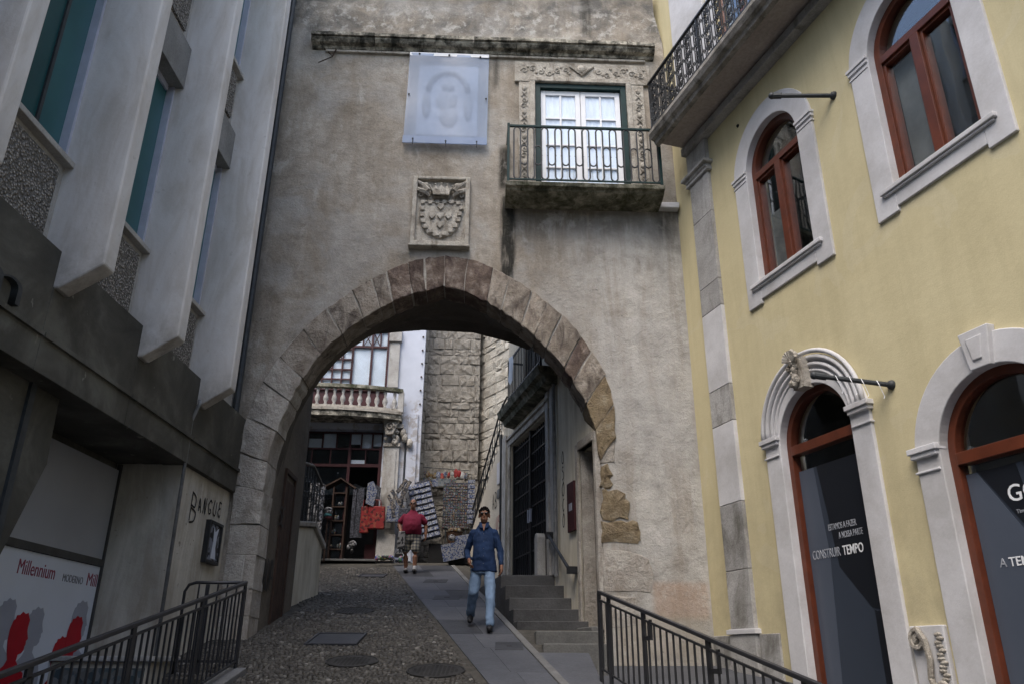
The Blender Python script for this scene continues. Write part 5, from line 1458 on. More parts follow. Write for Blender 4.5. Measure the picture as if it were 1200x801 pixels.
# ================================================================== STONE TOWER AND PALE WALL BEHIND
def masonry(t, L, z0, z1, ch, bw, mat, y0=0.0, seed=0, slope=0.0, proud=.05, depth=.12):
    rr = random.Random(seed)
    z = z0; row = 0
    protos = []
    for k in range(12):
        w_, h_ = 1.0, 1.0
        rq = random.Random(seed * 31 + k)
        J = lambda v: v + rq.uniform(-.035, .035)
        protos.append(stone_block([(J(.01), J(.03)), (J(0), J(.5)), (J(.01), J(.97)), (J(.35), J(1)), (J(.7), J(1)), (J(.99), J(.97)), (J(1), J(.5)), (J(.98), J(.03)), (J(.65), J(0)), (J(.3), J(0))], -.045, .12, .035, .02, seed * 10 + k).mesh('stone', mat))
    while z < z1:
        h = ch * rr.uniform(.5, 1.4)
        x = -rr.uniform(0, bw * .5)
        while x < L:
            w = bw * rr.uniform(.55, 1.5)
            a, b = max(x, 0), min(x + w, L)
            if b - a > .06:
                o = link('stone', rr.choice(protos), t)
                o.location = (a + .004, y0 + rr.uniform(-.02, .03), z + .004)
                o.scale = ((b - a) - .008, 1, h - .007)
                o.rotation_euler = (0, rr.uniform(-.02, .02), 0)
            x += w
        z += h; row += 1
tw = thing('stone_tower', 'rough grey-brown masonry tower behind the souvenir racks', 'tower', (-2.6, 22.75, 0), 2)
MB().box(-.02, 1.62, -.015, 3, 3.8, 12.5).build('core', 'tower', tw)
masonry(tw, 1.63, 4.05, 12.2, .27, .40, 'tower', 0, 4)
# chamfered left corner of the tower
cc = MB()
z = 4.05; rr = random.Random(9); k = 0
while z < 12.2:
    h = .33 * rr.uniform(.75, 1.25)
    stone_block([(-.33, z), (-.33, z + h - .012), (-.008, z + h - .012), (-.008, z)], 0, .2, .02, .015, 200 + k)
    mm = stone_block([(-.33, z), (-.33, z + h - .012), (-.0, z + h - .012), (-.0, z)], -.03, .2, .02, .015, 200 + k)
    o = mm.build('corner_stone', 'tower', tw); o.rotation_euler = (0, 0, radians(38)); o.location = (-.0, 0, 0)
    z += h; k += 1
pw = thing('pale_stone_wall', 'tall pale stone wall receding between the tower and the passage house', 'stone wall', (-1.02, 23.3, 0), -58)
MB().box(-.3, 3.6, -.015, .8, 3.8, 13).build('core', 'tower_light', pw)
masonry(pw, 3.4, 6.2, 12.6, .30, .55, 'tower_light', 0, 12)

# ================================================================== SHOP BUILDING AT THE END
S = thing('shop_house', 'white ornate shop building with glazed front and balustraded balcony at the end of the lane', 'shop building', (-6, 21.8, 0), 3)
sx = -3.0
outerS = [(sx, 3.9), (-.6, 3.9), (-.6, 7.72), (2.33, 7.72), (2.33, 3.9), (3.4, 3.9), (3.4, 12.5), (sx, 12.5)]
MB().holes(outerS, [hole_rect(-.4, 2.33, 8.3, 11.8)], 0, .3).build('wall', 'shop_white', S)
MB().box(-3, 3.3, 3.0, 3.1, 3.9, 12.5).build('rear_wall', 'dark_room', S)
MB().box(-3, 3.3, .31, 3.0, 7.9, 8.2).build('floor_slab', 'dark_room', S)
# pilasters with capitals
for (a, b) in ((2.38, 2.82),):
    p1 = MB().box(a, b, -.12, 0, 4.05, 7.2).box(a + .08, b - .08, -.15, 0, 4.9, 7.1).box(a - .03, b + .03, -.15, 0, 4.05, 4.75).build('pilaster', 'pilaster_dirty', S, bevel=.012)
    c = MB().box(a - .02, b + .02, -.16, 0, 7.2, 7.3).box(a - .06, b + .08, -.24, 0, 7.72, 7.84)
    for k in range(22): c.ball((a + .04 + .36 * R.random(), -.17, 7.28 + .44 * R.random()), (.06, .07, .06), 6, 4)
    c.build('capital', 'carved', S)
MB().box(2.36, 2.66, -.08, 0, 8.98, 10.4).box(2.33, 2.7, -.14, 0, 10.4, 10.75).build('upper_pilaster', 'pilaster_dirty', S, bevel=.01)
MB().tube([(2.98, -.06, 4.05), (2.98, -.06, 7.6)], .025, 8).build('drain_pipe', 'pipe_dark', S)
MB().box(3.02, 3.3, -.06, 0, 4.05, 8.2).build('narrow_pilaster', 'shop_white', S, bevel=.01)
br = MB()
for (x, z) in ((2.9, 7.6), (3.1, 7.3), (2.95, 7.45)): br.ball((x, -.12, z), (.09, .12, .14), 8, 6)
br.build('bracket', 'carved', S)
for k in range(9): MB().ball((3.33, -.03, 8.5 + .42 * k), .03, 6, 4).build('wall_bolt', 'bolt', S)
# upper glazing
def grid(fr_name, xs, zs, t, y, mat, parent, z0=None, z1=None):
    m = MB()
    for x in xs: m.box(x - t, x + t, y - .03, y + .03, zs[0], zs[-1])
    for z in zs: m.box(xs[0], xs[-1], y - .025, y + .025, z - t, z + t)
    return m.build(fr_name, mat, parent)
ug = grid('window_frame', [1.27, 1.83, 2.30], [8.9, 10.25, 10.75, 11.7], .03, .0, 'redbrown', S)
grid('window_frame', [1.27, 1.55, 1.83, 2.07, 2.30], [10.25, 10.75, 11.2], .018, .003, 'redbrown', S)
g3_ = grid('window_frame', [-.38, -.1, .16, .43, .71, .99, 1.27], [8.9, 9.22, 9.52, 9.84, 10.16, 10.48, 10.8, 11.7], .02, .0, 'redbrown', S)
xb = MB()
for (x0, x1, z0, z1) in ((.71, .99, 9.84, 10.16), (.43, .71, 9.52, 9.84), (1.55, 1.83, 10.25, 10.75), (1.83, 2.07, 10.25, 10.75), (.99, 1.27, 10.16, 10.48), (.43, .71, 10.16, 10.48)):
    xb.tube([(x0, .0, z0), (x1, .0, z1)], .014, 4).tube([(x0, .0, z1), (x1, .0, z0)], .014, 4)
xb.build('cross_bars', 'redbrown', g3_)
MB().box(-.38, 2.32, .02, .026, 8.9, 11.75).build('pane', 'glass', ug)
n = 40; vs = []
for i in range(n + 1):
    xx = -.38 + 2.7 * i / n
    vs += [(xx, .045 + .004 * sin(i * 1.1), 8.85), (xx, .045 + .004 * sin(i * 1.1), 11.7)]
MB().add(vs, [(2 * i, 2 * i + 2, 2 * i + 3, 2 * i + 1) for i in range(n)]).build('sky_reflection', 'curtain', ug)  # pale blue sheet gives the panes a painted sky reflection
MB().box(-.45, 2.33, .03, .2, 8.3, 8.9).build('window_apron', 'redbrown', S)
# curved balcony with turned balusters
cb = thing('balustrade', 'curved white stone balustrade with turned balusters on the balcony over the shop', 'balustrade', (-6, 21.8, 0), 3)
def bx(x):  # outward depth of the curved front
    t = (x + .2) / 3.1
    return -.75 + .45 * max(0, t) ** 3 * 1.0
xs = [-1.0 + 3.85 * i / 26 for i in range(27)]
def strip(nm, z0, z1, off, inn, mat):
    vs, fs = [], []
    for x in xs: vs += [(x, bx(x) - off, z0), (x, bx(x) - off, z1), (x, inn if inn > 0 else bx(x) + .16, z1), (x, inn if inn > 0 else bx(x) + .16, z0)]
    for i in range(len(xs) - 1):
        k = 4 * i; fs += [(k + a, k + (a + 1) % 4, k + 4 + (a + 1) % 4, k + 4 + a) for a in range(4)]
    fs += [(0, 1, 2, 3), tuple(4 * (len(xs) - 1) + a for a in (3, 2, 1, 0))]
    return MB().add(vs, fs).build(nm, mat, cb)
strip('slab', 7.90, 8.06, .05, .02, 'cornice'); strip('slab_edge', 8.06, 8.14, .09, .03, 'carved')
strip('base_rail', 8.14, 8.22, .02, -1, 'carved'); strip('top_rail', 8.74, 8.84, .04, -1, 'mossy')
bp = MB().lathe([(.05, 0), (.05, .05), (.03, .07), (.075, .17), (.07, .24), (.03, .34), (.045, .42), (.05, .47), (.05, .52)], n=10).build('baluster', 'pilaster_dirty', cb, smooth=True)
x = .02; bp.location = (x, bx(x) + .07, 8.22)
for k in range(1, 10):
    x = .02 + .235 * k; clone(bp, cb, (x, bx(x) + .07, 8.22))
for x in (2.36, 2.62):
    q = clone(bp, cb, (x, bx(x) + .07, 8.22))
MB().box(2.72, 2.88, bx(2.8) - .02, bx(2.8) + .16, 8.14, 8.76).box(-.75, -.15, bx(-.4) - .01, bx(-.4) + .16, 8.14, 8.76).build('pedestal', 'pilaster_dirty', cb, bevel=.01)
MB().prism([(2.42, 7.5), (2.62, 7.5), (2.78, 7.9), (2.34, 7.9)], -.34, -.1).tube(spiral(2.54, 7.72, .12, 1.3, 0, -.36, .03), .03, 6).build('console', 'carved', cb, bevel=.02)
# ground-floor glazing
gf = grid('shopfront_frame', [-.6, -.2, .2, .62, 1.02, 1.40, 1.72, 2.03, 2.31], [7.15, 7.62], .022, .06, 'redbrown', S)
grid('shopfront_frame', [-.6, -.15, .35, .87, 1.40, 1.86, 2.31], [6.70, 7.15], .014, .065, 'redbrown', S)
MB().box(1.37, 1.45, .02, .1, 4.05, 7.2).box(2.24, 2.33, .02, .1, 4.05, 7.2).box(1.45, 2.24, .02, .1, 6.63, 6.72).box(-.6, 1.37, .02, .1, 6.63, 6.70).build('door_frame', 'redbrown', S)
MB().box(2.02, 2.24, .05, .09, 4.05, 4.5).build('door_panel', 'redbrown', S)
MB().box(-.6, 2.3, .10, .108, 6.70, 7.62).build('pane', 'glass', gf)
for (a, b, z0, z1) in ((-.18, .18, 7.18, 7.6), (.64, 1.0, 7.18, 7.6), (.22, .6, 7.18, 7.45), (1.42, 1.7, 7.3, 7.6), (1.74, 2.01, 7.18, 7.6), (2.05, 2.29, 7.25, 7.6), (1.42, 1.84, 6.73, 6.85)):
    MB().box(a, b, .115, .12, z0, z1).build('reflection_panel', 'curtain', gf)  # pale panels paint mirrored sky into some transom panes
MB().box(-.6, 1.40, .12, .128, 4.1, 6.68).build('shop_window', 'glass', S)
MB().box(-.6, 2.4, -.25, .3, 4.03, 4.085).build('threshold', 'kerb', S, bevel=.01)
bk_ = MB().box(-.55, 2.25, 1.5, 1.55, 4.1, 7.6).build('shop_interior', 'dark_room', S)
for (a, b) in ((.55, .95), (1.12, 1.85)):
    MB().prism([(a, 6.05), (b, 6.05), (b - .05, 6.25), ((a + b) / 2, 6.38), (a + .05, 6.25)], 1.1, 1.12).build('fanlight_beyond', 'tile_print', S)
MB().ball((1.0, .8, 6.62), .02, 6, 4).build('spot_bulb', 'white_paint', S)

# parapet and iron railing at left just beyond the arch
pa = thing('stone_parapet', 'worn sloping stone parapet with scrolled iron railing at the left just beyond the passage', 'parapet', (-3.98, 14.36, 0), 84)
MB().prism([(0, 2.2), (1.5, 2.4), (1.5, 3.62), (.9, 3.92), (0.0, 3.80)], -.12, .25).build('wall', 'facade', pa, bevel=.02)
MB().prism([(-.05, 3.81), (.9, 3.93), (.9, 4.03), (-.05, 3.90)], -.18, .3).build('coping', 'carved', pa, bevel=.02)
MB().prism([(.9, 3.92), (1.55, 3.60), (1.55, 3.70), (.9, 4.03)], -.179, .299).build('coping', 'carved', pa, bevel=.02)
MB().tube([(0, 0, 5.0), (.9, 0, 5.12), (1.5, 0, 4.85)], .03, 6).build('handrail', 'black_iron', pa)
bp = MB().tube([(0, 0, 0), (0, 0, 1.12)], .014, 5).tube(spiral(.06, .5, .07, 1.2, 0, 0, .01), .011, 4).tube(spiral(.06, .8, .07, 1.2, pi, 0, .01, -1), .011, 4).build('baluster', 'black_iron', pa); bp.location = (.1, .02, 3.95)
for k in range(1, 10): clone(bp, pa, (.1 + .15 * k, .02, 3.95 + .02 * min(k, 5) - .05 * max(0, k - 5)))
fe = thing('side_house', 'dark house wall glimpsed at the far left beyond the passage', 'house', (-6.9, 14.4, 0), 90)
MB().box(0, 7.4, 0.0, .4, 0, 9.0).build('wall', 'tunnel_wall', fe)

# ================================================================== SOUVENIRS
def sstand(label, loc, cat='souvenir rack', ang=0, name='souvenir_rack', group=None): return thing(name, label, cat, loc, ang, group)
GZ = 4.04
# revolving card stand with white panel
t = sstand('white revolving stand packed with small cards at the far left of the shop door', (-5.25, 21.25, GZ), 'card stand', name='card_stand')
MB().lathe([(.2, .02), (.2, .05), (.02, .07), (.02, 1.95)], n=10).build('pole', 'pipe_dark', t)
cd = MB().box(-.055, .055, -.008, .008, 0, .15).build('card', 'black_marks_white', t); first = True
for r_ in range(6):
    for a in range(8):
        an = a * pi / 4 + .2
        L_ = (.21 * cos(an), .21 * sin(an), .98 + .165 * r_)
        if first: cd.location = L_; cd.rotation_euler = (0, 0, an + pi / 2); first = False
        else: clone(cd, t, L_, (-.12, 0, an + pi / 2))
MB().box(-.24, .26, -.24, -.22, .18, .92).build('panel', 'black_marks_white', t)
MB().box(-.26, .24, -.1, .2, 0, .17).build('base', 'pipe_dark', t, bevel=.02)
t = sstand('small toppled box of goods on the floor at the foot of the white card stand', (-5.15, 20.9, GZ - .08), 'box', name='goods_box')
MB().box(-.18, .18, -.12, .12, 0, .15).build('box', 'black_marks_white', t, bevel=.03)
MB().ball((0, 0, .2), (.12, .08, .06), 8, 6).build('bundle', 'dark_patterned', t)
# wooden roofed display
t = sstand('brown wooden display with little pitched roof standing in the shop doorway', (-4.75, 21.95, GZ), 'display stand', name='wooden_display')
MB().box(-.2, -.16, -.14, .14, 0, 2.0).box(.16, .2, -.14, .14, 0, 2.0).build('side', 'old_wood', t)
for k in range(5): MB().box(-.16, .16, -.14, .14, .3 + .38 * k, .33 + .38 * k).build('shelf', 'old_wood', t)
MB().prism([(-.42, 1.98), (.0, 2.22), (.0, 2.26), (-.46, 2.0)], -.2, .2).prism([(.42, 1.94), (.0, 2.22), (.0, 2.26), (.46, 1.97)], -.2, .2).build('roof', 'old_wood', t)
q = MB().ball((0, 0, 0), (.035, .035, .06), 6, 5).build('trinket', 'mixed_print', t); q.location = (-.08, -.1, 1.15)
for k in range(9): clone(q, t, (-.12 + .06 * (k % 5), -.12, .4 + .38 * (k % 4) + .0), (0, 0, 0), (1, 1, R.uniform(.7, 1.4)))
t = sstand('stack of white and green caps on the side of the wooden display', (-4.98, 21.6, GZ + 1.35), 'caps', name='cap_stack')
for k in range(4): MB().ball((.02 * (k % 2), 0, -.08 * k), (.11, .11, .06), 10, 5).build('cap', ['black_marks_white', 'black_marks_white', 'teal_light', 'maroon'][k], t)
MB().box(-.02, .02, -.02, .02, -1.4, -.2).build('post', 'old_wood', t)
# red bags
def bag(t, x, y, z, w, h, mat, nm='bag'):
    o = MB().prism([(x - w / 2, z), (x + w / 2, z), (x + w * .48, z + h), (x - w * .48, z + h)], y - .05, y + .05).jitter(.012, 9, x * 7).build(nm, mat, t, bevel=.03)
    MB().tube([(x - w * .25, y - .05, z + h), (x - w * .2, y - .06, z + h + .16), (x + w * .2, y - .06, z + h + .16), (x + w * .25, y - .05, z + h)], .012, 4).build('strap', mat, o)
    return o
t = sstand('large bright red printed bag hanging beside the shop door', (-3.66, 21.62, GZ), 'bag', name='red_bag')
bag(t, 0, 0, .82, .46, .62, 'red_print_cloth')
t = sstand('narrower red bag with yellow print hanging left of the large red bag', (-3.98, 21.66, GZ), 'bag', name='red_bag')
bag(t, 0, 0, .72, .24, .72, 'red_print_cloth')
t = sstand('dark hanging scarves on a rail inside the shop doorway left of the red bags', (-4.22, 21.8, GZ), 'scarves', name='scarf_rail')
for k in range(3): MB().prism([(-.16 + .11 * k, .62), (-.06 + .11 * k, .62), (-.06 + .11 * k, 1.95), (-.16 + .11 * k, 1.95)], -.03 - .01 * k, .02).jitter(.015, 5, k).build('scarf', 'dark_patterned', t)
MB().tube([(-.25, 0, 1.97), (.5, 0, 1.97)], .012, 5).build('rail', 'pipe_dark', t)
t = sstand('blue and white scarf hanging above the red bags', (-3.82, 21.64, GZ), 'scarf', name='blue_scarf')
MB().prism([(-.14, 1.5), (.06, 1.42), (.16, 1.85), (.02, 2.12), (-.12, 2.05)], -.1, -.02).jitter(.03, 6).build('cloth', 'blue_white_print', t)
MB().prism([(.06, 1.6), (.2, 1.6), (.24, 1.95), (.1, 2.0)], -.07, 0).jitter(.03, 6).build('lining', 'dark_patterned', t)
t = sstand('dark and beige striped umbrellas and bags hung on the pilaster right of the shop door', (-3.12, 21.72, GZ), 'umbrellas', name='hanging_goods')
for k, (x, z, a) in enumerate(((.1, 2.0, 35), (.22, 1.95, 30), (-.05, 1.7, -35), (.05, 1.55, -40), (.15, 1.75, 25), (-.15, 1.55, -30), (-.1, 1.35, -10))):
    MB().box(-.05, .05, -.03, .03, -.22, .22).build('umbrella', 'striped_dark', t, bevel=.01).location = (x, -.08 - .01 * k, z)
    t.children[-1].rotation_euler = (0, radians(a), 0)
bag(t, -.1, -.1, 1.0, .34, .45, 'blue_white_print'); bag(t, .2, -.1, .85, .34, .55, 'dark_patterned')
t = sstand('pile of blue, white and yellow toys on the ground before the white pilaster', (-3.2, 21.1, GZ - .1), 'toys', name='toy_pile')
for k in range(16):
    MB().ball((0, 0, 0), (R.uniform(.05, .12), R.uniform(.04, .08), R.uniform(.03, .07)), 7, 5).jitter(.02, 9, k).build('toy', R.choice(['multi_toys', 'blue_white_print', 'multi_toys']), t).location = (-.3 + .042 * k + R.uniform(-.03, .03), R.uniform(-.12, .12), .05 + .06 * R.random() + (.05 if k in (6, 7, 8) else 0))
t = sstand('small black camera bag standing behind the toy pile', (-2.95, 21.35, GZ - .05), 'bag', name='black_bag')
MB().box(-.1, .1, -.06, .06, 0, .22).build('bag', 'shoe', t, bevel=.03); MB().tube([(-.08, 0, .2), (0, 0, .32), (.08, 0, .2)], .012, 5).build('strap', 'shoe', t)
t = sstand('small white cloth toy hanging low in the shop doorway', (-4.25, 21.6, GZ), 'toy', name='hanging_toy')
MB().ball((0, 0, .42), (.12, .06, .1), 8, 6).ball((-.1, 0, .34), (.07, .05, .06), 8, 6).jitter(.03, 8).build('body', 'black_marks_white', t); MB().ball((0, 0, .24), (.05, .05, .07), 6, 5).build('leg', 'shoe', t)
# tilted rack of cards next to the man in red
t = sstand('tilted rack with rows of blue and white boxes beside the man in the crimson polo', (-2.05, 21.9, GZ), 'souvenir rack')
mtx = Matrix.Rotation(radians(-14), 4, 'Y')
MB().box(-.34, .3, .02, .05, .62, 2.25, mtx).build('back_board', 'dark_patterned', t)
cdm = MB().box(-.07, .07, -.03, .03, -.055, .055).build('souvenir_box', 'blue_white_print', t)
first = True
for r_ in range(10):
    for c in range(4):
        p = mtx @ Vector((-.25 + .155 * c, -.02 - .03 * (c % 2), .72 + .155 * r_))
        if first: cdm.location = p; cdm.rotation_euler = (0, radians(-14), 0); first = False
        else: clone(cdm, t, p, (radians(-15), radians(-14), R.uniform(-.1, .1)))
MB().box(-.44, -.34, -.05, .0, .8, 2.22, mtx).build('hanging_strip', 'black_marks_white', t)
MB().box(-.2, .5, .1, .5, 0.0, .5).build('stand_foot', 'dark_room', t)
t = sstand('grid panel covered with small blue patterned magnets against the foot of the stone tower', (-1.55, 22.35, GZ), 'magnet board', name='magnet_board')
MB().box(-.38, .38, 0, .03, .95, 2.25).build('board', 'dark_patterned', t)
mg = MB().box(-.028, .028, -.02, .0, -.035, .035).build('magnet', 'mixed_print', t); mg.location = (-.34, 0, 1.0)
for a in range(11):
    for b in range(16):
        if a or b: clone(mg, t, (-.34 + .068 * a, 0, 1.0 + .078 * b), (0, R.uniform(-.1, .1), 0), (R.uniform(.7, 1.1), 1, R.uniform(.6, 1.1)))
MB().box(-.3, -.27, 0, .03, 0, .95).box(.27, .3, 0, .03, 0, .95).build('leg', 'pipe_dark', t)
t = sstand('narrow hanging panel of bright blue trinkets at the foot of the outer stair', (-1.12, 22.1, GZ), 'trinket panel', name='trinket_panel')
for k in range(9): MB().box(-.1, .1, -.03, 0, 1.05 + .14 * k, 1.16 + .14 * k).build('trinket', 'blue_white_print', t, bevel=.01)
MB().tube([(0, .02, .0), (0, .02, 2.4)], .012, 5).build('pole', 'pipe_dark', t)
t = sstand('row of dangling coloured toys and fans hung along the tower wall above the racks', (-1.7, 22.45, GZ), 'hanging toys', name='hanging_toys')
MB().tube([(-.85, 0, 2.72), (.5, 0, 2.62)], .01, 4).build('wire', 'pipe_dark', t)
for k in range(13):
    MB().ball((0, 0, 0), (R.uniform(.04, .08), .03, R.uniform(.07, .14)), 6, 5).jitter(.02, 7, k).build('toy', R.choice(['mixed_print', 'yellow_brown', 'blue_white_print', 'yellow_brown', 'red_print_cloth', 'limestone_grey']), t).location = (-.8 + .1 * k, 0, 2.56 - R.uniform(0, .12))
for k in range(6):
    MB().box(-.09, .09, -.01, .01, -.11, .11).build('picture_tile', R.choice(['mixed_print', 'tile_print', 'blue_white_print']), t).location = (-.82 + .17 * k, -.02, 2.28 + R.uniform(-.03, .03))
t = sstand('brown wicker basket of toys on a low stand under the magnet board', (-1.55, 21.95, GZ), 'basket', name='wicker_basket')
MB().lathe([(.16, .45), (.22, .78), (.24, .8), (.20, .8), (.15, .5)], n=12).build('basket', 'wicker', t)
for k in range(6): MB().ball((.12 * cos(k), .12 * sin(k), .84), .07, 6, 5).build('toy', 'yellow_brown', t)
MB().box(-.15, .15, -.15, .15, 0, .45).build('stand', 'dark_room', t)
t = sstand('patterned blue and white cloths fanned out on a low table beside the stair foot', (-1.35, 21.3, GZ - .1), 'cloths', name='cloth_display')
MB().box(-.40, .16, -.03, .02, .12, .56, Matrix.Rotation(radians(-12), 4, 'Y')).build('cloth', 'blue_white_print', t)
MB().box(-.05, .45, .04, .1, .25, .72, Matrix.Rotation(radians(-10), 4, 'Y')).build('cloth', 'blue_white_print', t)
MB().box(-.30, .42, .12, .5, 0, .4).build('table', 'dark_room', t)
MB().ball((-.22, -.02, .66), (.1, .08, .09), 8, 6).build('white_toy', 'black_marks_white', t)

# ================================================================== PEOPLE
def capsule(m, a, ra, b, rb, n=12):
    a, b = Vector(a), Vector(b)
    d = (b - a)
    k = 6
    pts = [a - d.normalized() * ra * cos(t * pi / 2 / 3) for t in (0, 1, 2)] + [a.lerp(b, t / 3) for t in range(0, 4)] + [b + d.normalized() * rb * sin(t * pi / 2 / 3) for t in (1, 2, 3)]
    rs = [max(.002, ra * sin(t * pi / 2 / 3)) for t in (0, 1, 2)] + [ra + (rb - ra) * t / 3 for t in range(0, 4)] + [max(.002, rb * cos(t * pi / 2 / 3)) for t in (1, 2, 3)]
    m.tube(pts, rs, n)
def loft(m, secs, n=20):
    """secs: (cx,cy,z,rx,ry)"""
    vs, fs = [], []
    for (cx, cy, z, rx, ry) in secs:
        for i in range(n):
            a = 2 * pi * i / n
            c, s = cos(a), sin(a)
            vs.append((cx + rx * math.copysign(abs(c) ** .85, c), cy + ry * math.copysign(abs(s) ** .85, s), z))
    for j in range(len(secs) - 1):
        fs += [(j * n + i, j * n + (i + 1) % n, (j + 1) * n + (i + 1) % n, (j + 1) * n + i) for i in range(n)]
    fs += [tuple(range(n - 1, -1, -1)), tuple((len(secs) - 1) * n + i for i in range(n))]
    m.add(vs, fs)
def remesh(m, name, mat, parent, vox, wrinkle=0.0, wscale=9, smooth_it=3, seed=0):
    me = m.mesh(name, mat)
    o = link(name, me)
    r = o.modifiers.new('r', 'REMESH'); r.mode = 'VOXEL'; r.voxel_size = vox
    s = o.modifiers.new('s', 'SMOOTH'); s.iterations = smooth_it; s.factor = .5
    bpy.context.view_layer.update()
    me2 = bpy.data.meshes.new_from_object(o.evaluated_get(bpy.context.evaluated_depsgraph_get()))
    bpy.data.objects.remove(o)
    me2.name = name
    me2.materials.clear(); me2.materials.append(M[mat])
    if wrinkle:
        for v in me2.vertices:
            p = v.co * wscale + Vector((seed, 0, seed))
            v.co += v.normal * (noise.noise(Vector((p.x, p.y, p.z * .55))) + .5 * noise.noise(p * 2.1)) * wrinkle
    me2.polygons.foreach_set('use_smooth', [True] * len(me2.polygons))
    return link(name, me2, parent)
def head(m, c, s=1.0):
    cx, cy, cz = c
    m.ball((cx, cy + .012 * s, cz + .035 * s), (.074 * s, .092 * s, .088 * s), 16, 12)
    m.ball((cx, cy - .02 * s, cz - .045 * s), (.056 * s, .066 * s, .072 * s), 14, 10)
    m.ball((cx, cy - .058 * s, cz - .092 * s), (.026 * s, .022 * s, .02 * s), 8, 6)
    m.tube([(cx, cy - .085 * s, cz + .02 * s), (cx, cy - .112 * s, cz - .022 * s), (cx, cy - .085 * s, cz - .032 * s)], [.008 * s, .015 * s, .012 * s], 8)
    for sg in (-1, 1):
        m.ball((cx + sg * .078 * s, cy + .012 * s, cz - .005 * s), (.012 * s, .022 * s, .034 * s), 8, 6)
        m.ball((cx + sg * .03 * s, cy - .078 * s, cz + .028 * s), (.022 * s, .012 * s, .009 * s), 8, 6)
    m.tube([(cx - .024 * s, cy - .084 * s, cz - .062 * s), (cx, cy - .092 * s, cz - .06 * s), (cx + .024 * s, cy - .084 * s, cz - .062 * s)], .0065 * s, 6)
    m.tube([(cx - .02 * s, cy - .084 * s, cz - .071 * s), (cx, cy - .09 * s, cz - .072 * s), (cx + .02 * s, cy - .084 * s, cz - .071 * s)], .0065 * s, 6)
def hand(m, wrist, dirv, palm_n, s=1.0, curl=.5, side=1):
    """palm plus five fingers; dirv: finger direction, palm_n: palm normal"""
    d = Vector(dirv).normalized(); nn = Vector(palm_n); nn = (nn - d * nn.dot(d)).normalized(); sd = d.cross(nn) * side
    w = Vector(wrist)
    capsule(m, w, .026 * s, w + d * .04 * s, .03 * s, 8)
    for k, (o, L, r) in enumerate(((-.030, .062, .0085), (-.010, .075, .0095), (.010, .07, .0092), (.028, .055, .008))):
        b = w + d * .075 * s + sd * o * s
        capsule(m, w + d * .03 * s + sd * o * .7 * s, .015 * s, b, .0125 * s, 8)
        mid = b + (d * cos(curl) + nn * sin(curl)) * L * .5 * s
        tip = mid + (d * cos(curl * 2.2) + nn * sin(curl * 2.2)) * L * .5 * s
        capsule(m, b, r * 1.1 * s, mid, r * s, 7); capsule(m, mid, r * s, tip, r * .8 * s, 7)
    b = w + d * .02 * s - sd * .025 * s; mid = b + (d * .7 - sd * .75 + nn * .35).normalized() * .04 * s; tip = mid + (d * .95 - sd * .2 + nn * .45).normalized() * .032 * s
    capsule(m, b, .013 * s, mid, .0105 * s, 7); capsule(m, mid, .0105 * s, tip, .0085 * s, 7)

